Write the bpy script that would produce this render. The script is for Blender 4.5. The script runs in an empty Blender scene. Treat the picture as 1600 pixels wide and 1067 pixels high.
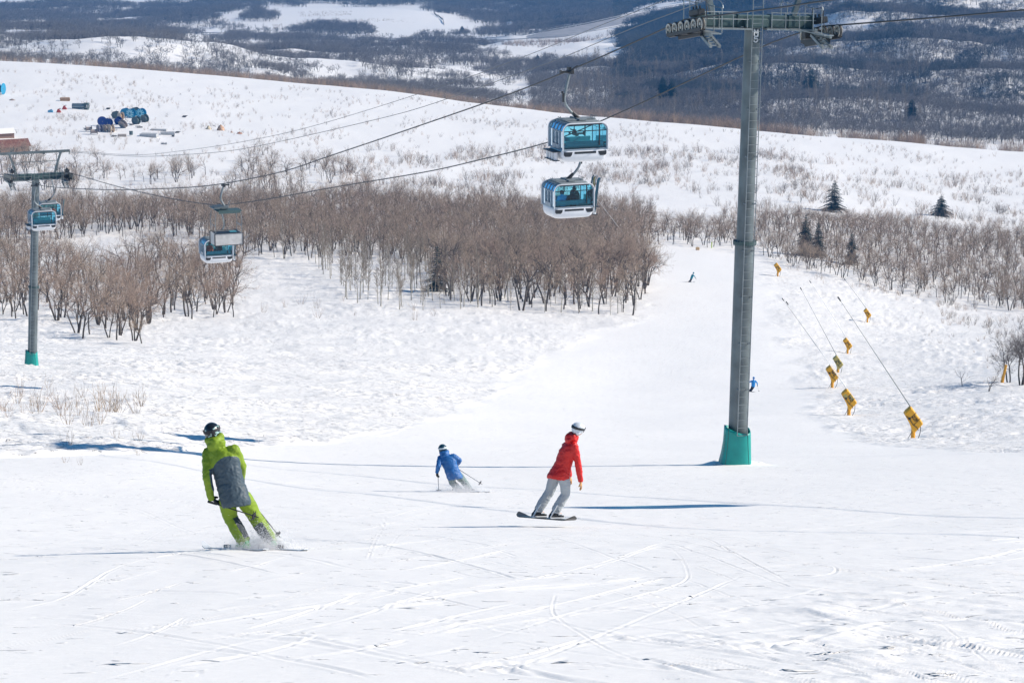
import bpy, math, random
import numpy as np
from mathutils import Vector, Matrix

random.seed(7)
S = bpy.context.scene
C = S.collection

# ------------------------------------------------------------------ camera
F = 4444.0                      # focal length in photograph pixels (100 mm on a 36 mm sensor)
PITCH = math.radians(12.0)
CP, SP = math.cos(PITCH), math.sin(PITCH)
cam = bpy.data.cameras.new('camera'); cam_o = bpy.data.objects.new('camera', cam)
C.objects.link(cam_o)
cam.lens = 100; cam.sensor_width = 36; cam.clip_start = 0.5; cam.clip_end = 15000
cam_o.location = (0, 0, 0); cam_o.rotation_euler = (math.radians(90) - PITCH, 0, 0)
S.camera = cam_o

# ------------------------------------------------------------------ light
SUN_EL = math.radians(34.0)
SUN_AZ = math.radians(4.0)      # from +X, a touch away from the camera
sun_dir = Vector((math.cos(SUN_EL)*math.cos(SUN_AZ), math.cos(SUN_EL)*math.sin(SUN_AZ), math.sin(SUN_EL)))
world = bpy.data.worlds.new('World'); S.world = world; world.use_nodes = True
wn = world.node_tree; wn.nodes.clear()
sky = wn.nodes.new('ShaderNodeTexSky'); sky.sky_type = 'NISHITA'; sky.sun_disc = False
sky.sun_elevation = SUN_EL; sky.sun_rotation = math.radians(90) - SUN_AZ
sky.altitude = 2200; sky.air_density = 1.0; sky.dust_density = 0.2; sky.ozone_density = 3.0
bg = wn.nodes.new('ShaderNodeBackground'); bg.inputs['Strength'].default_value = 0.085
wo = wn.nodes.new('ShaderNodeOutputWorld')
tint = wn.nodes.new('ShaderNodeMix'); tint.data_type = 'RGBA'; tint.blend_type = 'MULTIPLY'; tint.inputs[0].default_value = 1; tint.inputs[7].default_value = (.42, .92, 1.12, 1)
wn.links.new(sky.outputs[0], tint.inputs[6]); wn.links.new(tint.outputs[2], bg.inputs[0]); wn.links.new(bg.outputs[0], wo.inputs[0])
sl = bpy.data.lights.new('sun', 'SUN'); sl.energy = 4.7; sl.angle = math.radians(0.5); sl.color = (1.0, .905, .80)
so = bpy.data.objects.new('sun', sl); C.objects.link(so)
so.rotation_euler = sun_dir.to_track_quat('Z', 'Y').to_euler(); so.location = (60, 0, 60)
S.view_settings.view_transform = 'Standard'; S.view_settings.look = 'None'
S.view_settings.exposure = 0.33; S.view_settings.gamma = 1.0
S.render.engine = 'CYCLES'
S.cycles.volume_bounces = 0; S.cycles.max_bounces = 8; S.cycles.transparent_max_bounces = 16
S.cycles.diffuse_bounces = 3

# ------------------------------------------------------------------ helpers: numbers
def q_of_y(y):                  # slope Z/Y of the sight line through photograph row y
    b = -(np.asarray(y, float) - 533.5)/F
    return (-SP + b*CP)/(CP + b*SP)
def P(x, y, d):                 # the point at distance d (world Y) seen at photograph pixel (x, y)
    a = (x-800)/F; b = -(y-533.5)/F
    t = d/(CP + b*SP)
    return Vector((a*t, d, (-SP + b*CP)*t))
def proj(X, Y, Z):              # world -> photograph pixel
    dep = Y*CP - Z*SP
    return 800 + F*X/dep, 533.5 - F*(Y*SP + Z*CP)/dep

_rs = np.random.RandomState(11)
_perm = _rs.permutation(512); _perm = np.concatenate([_perm, _perm, _perm[:2]])
_ga = _rs.rand(512)*2*np.pi; _gx, _gy = np.cos(_ga), np.sin(_ga)
def perlin(x, y):
    x = np.asarray(x, float); y = np.asarray(y, float)
    xi = np.floor(x).astype(np.int64); yi = np.floor(y).astype(np.int64)
    fx = x-xi; fy = y-yi
    u = fx*fx*fx*(fx*(fx*6-15)+10); v = fy*fy*fy*(fy*(fy*6-15)+10)
    def g(ix, iy, dx, dy):
        h = _perm[(_perm[ix & 511] + iy) & 511]
        return _gx[h]*dx + _gy[h]*dy
    a = g(xi, yi, fx, fy); b = g(xi+1, yi, fx-1, fy)
    c = g(xi, yi+1, fx, fy-1); d = g(xi+1, yi+1, fx-1, fy-1)
    return (a*(1-u)+b*u)*(1-v) + (c*(1-u)+d*u)*v
def fbm(x, y, o=3, g=.5):
    r = 0; a = 1
    for i in range(o):
        r = r + a*perlin(x*2**i + 17.3*i, y*2**i - 9.1*i); a *= g
    return r
def smooth(a, b, x):
    t = np.clip((x-a)/(b-a), 0, 1); return t*t*(3-2*t)
def inpoly(px, py, poly):
    px = np.asarray(px); py = np.asarray(py); r = np.zeros(px.shape, bool)
    n = len(poly)
    for i in range(n):
        x1, y1 = poly[i]; x2, y2 = poly[(i+1) % n]
        if y1 == y2: continue
        c = ((y1 > py) != (y2 > py)) & (px < (x2-x1)*(py-y1)/(y2-y1) + x1)
        r ^= c
    return r

# ------------------------------------------------------------------ terrain
# surveyed profiles: for a bearing (given as the photograph column it appears at) the row at which ground at distance d appears
near = {
 -700: [(15,1100),(38,870),(60,780),(107,665),(140,620),(190,575),(240,540),(290,505),(350,465),(440,405),(520,350),(600,298),(700,235),(800,172),(900,125),(1000,88)],
 0:    [(15,1110),(38,868),(60,790),(107,690),(140,650),(190,607),(240,570),(290,535),(350,492),(440,425),(520,362),(600,306),(700,240),(800,180),(900,132),(1000,97)],
 200:  [(15,1110),(38,865),(60,793),(107,697),(140,660),(190,617),(240,578),(290,541),(350,497),(440,426),(520,364),(600,308),(700,244),(800,186),(900,140),(1000,108)],
 400:  [(15,1112),(38,862),(60,796),(107,716),(140,682),(190,638),(240,596),(290,553),(350,503),(440,428),(520,366),(600,312),(700,252),(800,198),(900,155),(1000,124)],
 600:  [(15,1114),(38,861),(60,798),(107,724),(140,695),(190,655),(240,612),(290,566),(350,510),(440,430),(520,370),(600,318),(700,262),(800,210),(900,168),(970,142)],
 800:  [(15,1116),(38,861),(60,800),(107,727),(140,704),(190,672),(240,634),(290,588),(350,524),(440,434),(520,376),(600,326),(700,274),(800,224),(900,182),(940,168)],
 1000: [(15,1116),(38,860),(60,800),(107,727),(140,709),(190,682),(240,647),(290,606),(350,540),(440,440),(520,381),(600,334),(700,284),(800,235),(900,189)],
 1200: [(15,1114),(38,858),(60,798),(107,727),(140,710),(190,686),(240,649),(290,609),(350,545),(440,450),(520,393),(600,344),(700,291),(800,245),(890,208)],
 1400: [(15,1112),(38,855),(60,794),(107,722),(140,709),(190,688),(240,650),(290,610),(350,560),(440,480),(520,415),(600,364),(700,310),(800,262),(890,223)],
 1600: [(15,1110),(38,850),(60,788),(107,716),(140,703),(190,680),(240,640),(290,600),(350,558),(440,497),(520,432),(600,380),(700,325),(800,277),(890,239)],
 2300: [(15,1110),(38,845),(60,780),(107,700),(140,690),(190,668),(240,630),(290,595),(350,556),(440,500),(520,445),(600,400),(700,350),(800,300),(890,262)],
}
far = {
 -700: [(1100,92),(1200,88),(1400,70),(1600,55),(2000,42),(2400,25),(3000,0),(3600,-40),(5600,-170)],
 0:    [(1100,100),(1200,96),(1400,76),(1600,62),(2000,47),(2400,30),(3000,5),(3600,-40),(5600,-170)],
 200:  [(1100,112),(1200,104),(1350,60),(1500,72),(1900,52),(2300,42),(2600,30),(3000,8),(3600,-40),(5600,-170)],
 400:  [(1090,129),(1200,118),(1350,92),(1500,88),(1800,74),(2000,62),(2150,55),(2250,44),(2500,15),(2620,20),(3000,0),(3600,-40),(5600,-170)],
 600:  [(1060,148),(1200,132),(1500,102),(1800,80),(2000,66),(2150,60),(2250,44),(2500,12),(2620,18),(3000,2),(3600,-40),(5600,-170)],
 800:  [(1010,174),(1200,152),(1500,112),(1800,80),(2000,66),(2150,55),(2400,40),(2800,12),(3300,-20),(5600,-170)],
 1000: [(970,194),(1100,180),(1350,120),(1600,80),(1850,60),(2050,36),(2300,16),(2800,2),(3600,-50),(5600,-170)],
 1200: [(960,213),(1050,202),(1250,145),(1500,92),(1750,48),(2000,18),(2170,3),(2400,-20),(3600,-90),(5600,-190)],
 1400: [(960,229),(1050,215),(1250,140),(1500,70),(1750,12),(1950,-25),(2500,-70),(3600,-110),(5600,-200)],
 1600: [(960,245),(1050,225),(1250,150),(1500,75),(1750,10),(2000,-40),(2500,-90),(3600,-130),(5600,-210)],
 2300: [(960,266),(1050,235),(1250,150),(1500,70),(1750,0),(2000,-60),(2500,-120),(3600,-150),(5600,-220)],
}
def pchip(x, y, xn):
    x = np.array(x, float); y = np.array(y, float)
    h = np.diff(x); dl = np.diff(y)/h; m = np.zeros_like(y)
    m[0] = dl[0]; m[-1] = dl[-1]
    for i in range(1, len(x)-1):
        if dl[i-1]*dl[i] > 0:
            w1 = 2*h[i]+h[i-1]; w2 = h[i]+2*h[i-1]
            m[i] = (w1+w2)/(w1/dl[i-1]+w2/dl[i])
    i = np.clip(np.searchsorted(x, xn)-1, 0, len(x)-2)
    t = (xn-x[i])/h[i]
    r = (2*t**3-3*t**2+1)*y[i] + (t**3-2*t**2+t)*h[i]*m[i] + (-2*t**3+3*t**2)*y[i+1] + (t**3-t**2)*h[i]*m[i+1]
    r = np.where(xn < x[0], y[0]+(xn-x[0])*m[0], r)
    return np.where(xn > x[-1], y[-1]+(xn-x[-1])*m[-1], r)
TD = np.exp(np.linspace(math.log(10), math.log(5800), 1400))
cols = sorted(near)
colZ = []
for c in cols:
    pts = near[c]+far[c]
    d = [p[0] for p in pts]; z = [p[0]*float(q_of_y(p[1])) for p in pts]
    colZ.append(pchip(d, z, TD)/TD)
colZ = np.array(colZ)
TS_px = np.arange(-700, 2301, 20.0)
TQ = np.empty((len(TS_px), len(TD)))
for k in range(len(TD)): TQ[:, k] = pchip(cols, colZ[:, k], TS_px)
def blur(a, ax, n):
    k = np.hanning(2*n+3)[1:-1]; k /= k.sum()
    pad = [(0,0),(0,0)]; pad[ax] = (n, n)
    b = np.pad(a, pad, mode='edge'); r = np.zeros_like(a)
    for i, w in enumerate(k):
        r += w*(b[i:i+a.shape[0], :] if ax == 0 else b[:, i:i+a.shape[1]])
    return r
TQ = blur(TQ, 0, 4); TQ = blur(TQ, 1, 7)
TSs = (TS_px-800)/F/0.978       # bearing as X/Y
LD = np.log(TD)
def base_z(X, Y):
    Yc = np.clip(Y, 10, 5790)
    s = np.clip(X/Yc, TSs[0], TSs[-1])
    fs = (s-TSs[0])/(TSs[1]-TSs[0]); fd = (np.log(Yc)-LD[0])/(LD[1]-LD[0])
    i = np.clip(fs.astype(int), 0, len(TSs)-2); j = np.clip(fd.astype(int), 0, len(TD)-2)
    u = fs-i; v = fd-j
    q = (TQ[i,j]*(1-u)*(1-v)+TQ[i+1,j]*u*(1-v)+TQ[i,j+1]*(1-u)*v+TQ[i+1,j+1]*u*v)
    return q*Yc - np.where(Y < 10, -(10-Y)*.25, 0)

# edge of the groomed run, as photograph pixels of the ground
def run_mask(px, py, Y):
    left = np.interp(py, [375,400,440,500,520,560,600,640,665,690,705,720], [985,1010,1020,1000,930,850,790,720,650,520,300,-400])
    right = np.interp(py, [375,400,440,500,560,640,690,705,720], [1120,1175,1205,1215,1245,1275,1330,1500,2600])
    w = 26
    j = 34*fbm((px+3*py)/70, py/16., 3)
    m = smooth(-w, w, px+j-left)*smooth(-w, w, right-px+j)
    m = np.maximum(m, smooth(706, 726, py+6*fbm(px/60, py/9, 2)))
    return m*np.where(Y > 535, 0, 1)

# carved ski tracks: polylines on the ground (X, Y), half width, depth
tracks = []
def trk(pix, w=.07, dep=.035):
    pts = []
    for x, y in pix:
        d = inv_d(x, y); pts.append(((x-800)/F*d/0.978, d))
    tracks.append((pts, w*.17, dep*.27))
_dd = np.exp(np.linspace(math.log(10), math.log(3000), 3000))
def inv_d(x, y, dmax=3000, dmin=10):    # distance of the ground seen at photograph pixel (x, y)
    d = _dd[(_dd <= dmax) & (_dd >= dmin)]
    X = (x-800)/F*d/0.978
    z = base_z(X, d); px, py = proj(X, d, z)
    k = np.nonzero(py <= y)[0]
    return float(d[k[0]]) if len(k) else float(d[-1])

def spline(pts, n=10):
    out = []; p = [pts[0]]+list(pts)+[pts[-1]]
    for i in range(1, len(p)-2):
        for k in range(n):
            t = k/n; a, b, c, d = [np.array(v, float) for v in p[i-1:i+3]]
            out.append(tuple(.5*((2*b)+(-a+c)*t+(2*a-5*b+4*c-d)*t*t+(-a+3*b-3*c+d)*t**3)))
    out.append(tuple(pts[-1])); return out
rt = random.Random(5)
for pix, w, dep in [
  ([(640,880),(780,905),(900,895),(1040,860),(1080,898),(1040,925),(900,960),(720,1010)], .06, .04),
  ([(870,930),(866,960),(900,985),(960,1020),(1020,1045)], .06, .035),
  ([(1110,840),(1200,860),(1290,880),(1315,895),(1270,905)], .06, .04),
  ([(0,948),(90,930),(190,885),(330,862),(440,870),(560,892)], .10, .05),
  ([(570,880),(590,830),(600,800)], .07, .045), ([(600,870),(625,830),(650,800)], .07, .035),
  ([(130,1067),(330,1010),(560,960),(690,920)], .08, .04),
  ([(440,985),(560,1010),(700,1040),(840,1050)], .07, .05),
  ([(1340,930),(1420,950),(1500,990),(1560,1040),(1600,1060)], .05, .03),
  ([(1180,870),(1300,900),(1420,905),(1600,912)], .06, .04),
  ([(900,1000),(1040,990),(1180,1010),(1300,1040),(1420,1060)], .09, .05),
  ([(1060,900),(1180,945),(1330,960),(1460,940),(1590,930)], .07, .04),
  ([(0,770),(200,790),(330,830),(520,838),(700,824)], .08, .03),
  ([(520,745),(640,765),(720,790),(700,812),(620,820)], .08, .04),
  ([(780,1060),(900,1010),(1060,950),(1170,900)], .06, .03),
  ([(200,850),(300,800),(520,770),(800,775)], .08, .03)]:
    trk(pix, w*.8, dep*.55)
for i in range(300):             # anonymous carved turns, mostly running down the hill
    x = rt.uniform(-60, 1660); y = rt.choice([rt.uniform(735, 850), rt.uniform(850, 1060), rt.uniform(850,1060)])
    L = rt.uniform(50, 420); a = rt.uniform(-.12, .32)*(1 if x > 700 else -.8); cu = rt.uniform(-.25, .25)
    trk([(x+L*t, y+L*a*t+L*cu*t*t*.5) for t in (0,.33,.66,1)], rt.uniform(.03,.08), rt.uniform(.015,.045))
for i in range(16):             # tracks further down the run
    x = rt.uniform(760, 1200); y = rt.uniform(560, 690); L = rt.uniform(60, 200)
    trk([(x, y), (x+L*.5, y-L*rt.uniform(0,.12)), (x+L, y-L*rt.uniform(.05,.35))], .12, .05)
for i in range(40):             # ungroomed snow crossed by old tracks
    side = rt.random() < .6
    x = rt.uniform(-60, 620) if side else rt.uniform(1230, 1640); y = rt.uniform(540, 690) if side else rt.uniform(500,690)
    L = rt.uniform(60, 260); a = rt.uniform(.02, .2) if side else rt.uniform(0, .22)
    trk([(x+L*t, y+L*a*t+rt.uniform(-2,2)) for t in (0,.25,.5,.75,1)], .16, .10)
tracks = [(spline(p), w, dep) for p, w, dep in tracks]

def detail_z(X, Y, Z):
    px, py = proj(X, Y, Z)
    m = run_mask(px, py, Y)
    r = 1-m
    z = m*(.16*fbm(X/14, Y/22, 2) + .012*fbm(X*1.1, Y*.8, 3)*smooth(10,30,Y))
    # chopped, lumpy snow beside the run
    f = np.where(Y < 620, 1, 0)*r
    amp = smooth(60, 120, Y)
    n1 = fbm(X/9.0+.4*perlin(X/4, Y/4), Y/9.0, 3)
    n2 = 1-np.abs(fbm(X/4.2+Y/9, Y/2.2-X/5, 3))*2
    n3 = fbm(X/1.1, Y/.8, 3)
    pat = .25+1.1*smooth(-.25, .45, perlin(X/13, Y/16))
    z = z + f*amp*(.36*n1 + (.15*n2 + .13*n3)*pat)
    for tx, ty in ((8.64,106.6),(-41.4,239.5)):
        rr_ = np.hypot(X-tx, (Y-ty)); z = z + (.16+.10*fbm(X*2.2, Y*2.2, 2))*np.exp(-((rr_-.75)/.45)**2)
    # windblown chatter low on the right of the run
    ch = smooth(950, 1300, px)*smooth(880, 960, py)*m
    z = z + ch*.05*np.clip(fbm(X*1.6+Y*.4, Y*.9, 3), -.1, 1)
    # field beyond the woods and far hills
    z = z + smooth(520, 640, Y)*(.5*fbm(X/28, Y/40, 4))*smooth(1060, 940, Y)
    # pillowy drift line along the left edge of the run
    z = z + np.where((Y > 110) & (Y < 520), .05*np.exp(-((m-.35)/.22)**2)*(px < 1100)*smooth(-.3,.3,perlin(X/9,Y/14)), 0)
    bench = smooth(0, .5, perlin(X/160+3, Y/70))
    z = z + smooth(1060, 1250, Y)*(7*fbm(X/120, Y/110, 4) + 1.5*fbm(X/30, Y/30, 2))*np.where((px > 330) & (px < 790) & (py < 68) & (py > 5), .12, 1)*(1-.85*np.exp(-((Y-road_Y(X))/60)**2))
    # ridged benches across the right-hand hillside
    hb = smooth(1000, 1150, px)*smooth(1080, 1250, Y)
    z = z + hb*9*(1-np.abs(np.sin(Y/52+.8*fbm(X/200, Y/200, 2)+X/420)))*smooth(2400, 1800, Y)
    return z
road_px = [(-300,62,2150),(300,57,2150),(480,63,2140),(640,68,2100),(740,66,2040),(800,63,1990),(880,55,2010),(940,42,2040),(1000,29,2080),(1060,15,2130),(1120,7,2160),(1250,-2,2185)]
_rX = [float(P(a, b, c).x) for a, b, c in road_px]; _rY = [c for a, b, c in road_px]
_rZ = [float(P(a, b, c).z) for a, b, c in road_px]
def road_Y(X): return np.interp(X, _rX, _rY)
def road_Z(X): return np.interp(X, _rX, _rZ)

def gz(X, Y):
    X = np.asarray(X, float); Y = np.asarray(Y, float)
    z = base_z(X, Y)
    z = z + detail_z(X, Y, z)
    # roadbed
    dy = Y-road_Y(X); w = smooth(75, 22, np.abs(dy))*np.where(Y > 1500, 1, 0)
    z = z*(1-w) + (road_Z(X)-.4)*w
    return z
def ground(X, Y): return float(gz(np.array([X]), np.array([Y]))[0])
def on_ground(x, y, dmin=10, dmax=3000):    # ground point seen at photograph pixel (x, y)
    d = inv_d(x, y, dmax, dmin); X = (x-800)/F*d/0.978
    for _ in range(4):
        z = ground(X, d); b = -(y-533.5)/F; t = d/(CP+b*SP); X = (x-800)/F*t
    return Vector((X, d, ground(X, d)))

def mesh_np(name, V, Fq, mats=(), smooth_=True, mi=None):
    me = bpy.data.meshes.new(name)
    V = np.asarray(V, np.float32); Fq = np.asarray(Fq, np.int32)
    me.vertices.add(len(V)); me.vertices.foreach_set('co', V.ravel())
    k = Fq.shape[1]
    me.loops.add(Fq.size); me.loops.foreach_set('vertex_index', Fq.ravel())
    me.polygons.add(len(Fq)); me.polygons.foreach_set('loop_start', np.arange(0, Fq.size, k, dtype=np.int32))
    me.polygons.foreach_set('loop_total', np.full(len(Fq), k, np.int32))
    me.polygons.foreach_set('use_smooth', np.full(len(Fq), smooth_))
    for m in mats: me.materials.append(m)
    if mi is not None: me.polygons.foreach_set('material_index', np.asarray(mi, np.int32))
    me.update(calc_edges=True)
    return me

def rows(a, b, step):
    return list(np.arange(a, b, step))
def terrain_sheet(name, Ys, pxs, mat, carve=False, label=None):
    Ys = np.array(Ys); ss = (np.array(pxs)-800)/F/0.978
    X = ss[None, :]*Ys[:, None]; Y = np.repeat(Ys[:, None], len(ss), 1)
    Z = gz(X.ravel(), Y.ravel()).reshape(X.shape)
    if carve:
        for pts, w, dep in tracks:
            pp = np.array(pts); x0, x1 = pp[:,0].min()-1, pp[:,0].max()+1; y0, y1 = pp[:,1].min()-1, pp[:,1].max()+1
            r0, r1 = np.searchsorted(Ys, [y0, y1])
            if r1 <= r0: continue
            sub = (slice(r0, r1), slice(None)); xs = X[sub]; ys = Y[sub]
            sel = (xs > x0) & (xs < x1)
            if not sel.any(): continue
            xv = xs[sel]; yv = ys[sel]*.10; pp = pp*np.array([1,.10]); D = np.full(xv.shape, 9.0); T = np.zeros(xv.shape)
            for i in range(len(pp)-1):
                a = pp[i]; b = pp[i+1]; e = b-a; L2 = (e@e)+1e-9
                t = np.clip(((xv-a[0])*e[0]+(yv-a[1])*e[1])/L2, 0, 1)
                dd = np.hypot(xv-a[0]-t*e[0], yv-a[1]-t*e[1])
                k = dd < D; D[k] = dd[k]; T[k] = (i+t[k])/(len(pp)-1)
            fade = smooth(0, .12, T)*smooth(1, .88, T)*(.55+.9*np.clip(perlin(xv*.9, yv*7)+.3, 0, 1))
            prof = -dep*np.exp(-(D/w)**2) + dep*.75*np.exp(-((D-2.0*w)/(w*.8))**2)
            zz = Z[sub]; zz[sel] += prof*fade; Z[sub] = zz
    V = np.stack([X, Y, Z], -1).reshape(-1, 3)
    nr, nc = X.shape
    idx = np.arange(nr*nc).reshape(nr, nc)
    Fq = np.stack([idx[:-1,:-1], idx[:-1,1:], idx[1:,1:], idx[1:,:-1]], -1).reshape(-1, 4)
    me = mesh_np(name, V, Fq, [mat])
    px, py = proj(V[:,0], V[:,1], V[:,2]); rg = np.clip(1-run_mask(px, py, V[:,1]), 0, 1)*np.where(V[:,1] > 600, .35, 1)
    rg = np.maximum(rg, .26*smooth(1000, 1350, px)*smooth(840, 940, py)*np.where(V[:,1] < 60, 1, 0))
    me.attributes.new('rough', 'FLOAT', 'POINT').data.foreach_set('value', rg.astype(np.float32))
    o = bpy.data.objects.new(name, me); C.objects.link(o); o['kind'] = 'structure'
    return o
# ------------------------------------------------------------------ materials
def nt(name):
    m = bpy.data.materials.new(name); m.use_nodes = True
    n = m.node_tree; b = n.nodes['Principled BSDF']
    return m, n, b
_mc = {}
def mat(name, col, rough=.6, metal=0., noise=0., nscale=6., bump=0., bscale=20., spec=None, coord='Object'):
    if name in _mc: return _mc[name]
    m, n, b = nt(name)
    b.inputs['Base Color'].default_value = (*col, 1); b.inputs['Roughness'].default_value = rough
    b.inputs['Metallic'].default_value = metal
    if spec is not None: b.inputs['Specular IOR Level'].default_value = spec
    tc = n.nodes.new('ShaderNodeTexCoord')
    if noise:
        t = n.nodes.new('ShaderNodeTexNoise'); t.inputs['Scale'].default_value = nscale; t.inputs['Detail'].default_value = 5
        n.links.new(tc.outputs[coord], t.inputs['Vector'])
        r = n.nodes.new('ShaderNodeMapRange'); r.inputs[1].default_value = .3; r.inputs[2].default_value = .7
        r.inputs[3].default_value = 1-noise; r.inputs[4].default_value = 1+noise
        n.links.new(t.outputs[0], r.inputs[0])
        v = n.nodes.new('ShaderNodeVectorMath'); v.operation = 'SCALE'; v.inputs[0].default_value = col
        n.links.new(r.outputs[0], v.inputs['Scale']); n.links.new(v.outputs[0], b.inputs['Base Color'])
    if bump:
        t = n.nodes.new('ShaderNodeTexNoise'); t.inputs['Scale'].default_value = bscale; t.inputs['Detail'].default_value = 4
        n.links.new(tc.outputs[coord], t.inputs['Vector'])
        bp = n.nodes.new('ShaderNodeBump'); bp.inputs['Strength'].default_value = 1; bp.inputs['Distance'].default_value = bump
        n.links.new(t.outputs[0], bp.inputs['Height']); n.links.new(bp.outputs[0], b.inputs['Normal'])
    _mc[name] = m
    return m

def snow_mat(name, fine=1.0, col=(.94, .92, .875)):
    m, n, b = nt(name)
    b.inputs['Base Color'].default_value = (*col, 1); b.inputs['Roughness'].default_value = .55
    b.inputs['Specular IOR Level'].default_value = .25
    g = n.nodes.new('ShaderNodeNewGeometry'); mp = n.nodes.new('ShaderNodeMapping'); mp.inputs['Scale'].default_value = (.6, 1.1, 1)
    n.links.new(g.outputs['Position'], mp.inputs[0])
    def noi(s, d, r=.6):
        t = n.nodes.new('ShaderNodeTexNoise'); t.inputs['Scale'].default_value = s; t.inputs['Detail'].default_value = d
        t.inputs['Roughness'].default_value = r; n.links.new(mp.outputs[0], t.inputs['Vector']); return t
    a = noi(1.5, 7, .70); c = noi(7, 4, .6)
    at = n.nodes.new('ShaderNodeAttribute'); at.attribute_name = 'rough'
    def mul(o_, k0, k1):
        q = n.nodes.new('ShaderNodeMath'); q.operation = 'MULTIPLY_ADD'; q.inputs[1].default_value = k1; q.inputs[2].default_value = k0; n.links.new(at.outputs['Fac'], q.inputs[0])
        r = n.nodes.new('ShaderNodeMath'); r.operation = 'MULTIPLY'; n.links.new(o_, r.inputs[0]); n.links.new(q.outputs[0], r.inputs[1]); return r.outputs[0]
    b1 = n.nodes.new('ShaderNodeBump'); b1.inputs['Distance'].default_value = .10*fine; b1.inputs['Strength'].default_value = .9
    n.links.new(mul(a.outputs[0], .30, 1.1), b1.inputs['Height'])
    b2 = n.nodes.new('ShaderNodeBump'); b2.inputs['Distance'].default_value = .010*fine; b2.inputs['Strength'].default_value = .9
    n.links.new(mul(c.outputs[0], .9, 1.6), b2.inputs['Height']); n.links.new(b1.outputs[0], b2.inputs['Normal'])
    e = noi(4.2, 3, .55); e.inputs['Distortion'].default_value = .6
    th = n.nodes.new('ShaderNodeMath'); th.operation = 'MULTIPLY_ADD'; th.inputs[1].default_value = -.085; th.inputs[2].default_value = .665; n.links.new(at.outputs['Fac'], th.inputs[0])
    mr = n.nodes.new('ShaderNodeMapRange'); mr.interpolation_type = 'SMOOTHSTEP'; n.links.new(e.outputs[0], mr.inputs[0]); n.links.new(th.outputs[0], mr.inputs[1])
    t2 = n.nodes.new('ShaderNodeMath'); t2.operation = 'ADD'; t2.inputs[1].default_value = .07; n.links.new(th.outputs[0], t2.inputs[0]); n.links.new(t2.outputs[0], mr.inputs[2])
    b3 = n.nodes.new('ShaderNodeBump'); b3.inputs['Distance'].default_value = .12; b3.inputs['Strength'].default_value = 1
    n.links.new(mr.outputs[0], b3.inputs['Height']); n.links.new(b2.outputs[0], b3.inputs['Normal'])
    n.links.new(b3.outputs[0], b.inputs['Normal'])
    return m
M_snow = snow_mat('snow', .8)
M_snow_far = snow_mat('snow_far', 2.5)

def add_haze(dens=.00013):
    zt, zb = 60., -480.
    me = bpy.data.meshes.new('haze'); x, y0, y1 = 7800, -200, 6600
    vs = [(a*x, b, c) for c in (zb, zt) for a, b in ((-1,y0),(1,y0),(1,y1),(-1,y1))]
    me.from_pydata(vs, [], [(3,2,1,0),(4,5,6,7),(0,1,5,4),(1,2,6,5),(2,3,7,6),(3,0,4,7)])
    m = bpy.data.materials.new('haze'); m.use_nodes = True; n = m.node_tree; n.nodes.clear()
    v = n.nodes.new('ShaderNodeVolumePrincipled'); v.inputs['Color'].default_value = (.05,.42,1,1); v.inputs['Density'].default_value = dens; v.inputs['Anisotropy'].default_value = .0
    o_ = n.nodes.new('ShaderNodeOutputMaterial'); n.links.new(v.outputs[0], o_.inputs['Volume']); me.materials.append(m)
    o = bpy.data.objects.new('haze', me); C.objects.link(o); o['kind'] = 'stuff'; o['label'] = 'thin blue air between the camera and the distant hills'; o['category'] = 'haze'
pxs = [-700, -500, -350, -250] + list(np.arange(-200, 1801, 2.2)) + [1850, 1950, 2100, 2300]
wide_l = [-6000, -3500, -2000, -1200]; wide_r = [2800, 3600, 5000, 7500]
Ya = rows(3, 15, 1.0)+rows(15, 46, .09)+rows(46, 62, .13)+rows(62, 112, .22)+rows(112, 300, .62)+rows(300, 560, 1.6)+rows(560, 1080, 4.0)
terrain_sheet('snow_slope', Ya, wide_l+pxs+wide_r, M_snow, carve=True)
Yb = [Ya[-1]]+rows(1082, 2600, 6.0)+rows(2600, 5700, 40.0)
pxf = [-700, -500, -350, -250] + list(np.arange(-200, 1801, 5)) + [1850, 1950, 2100, 2300]
terrain_sheet('hills', Yb, wide_l+pxf+wide_r, M_snow_far)
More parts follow.
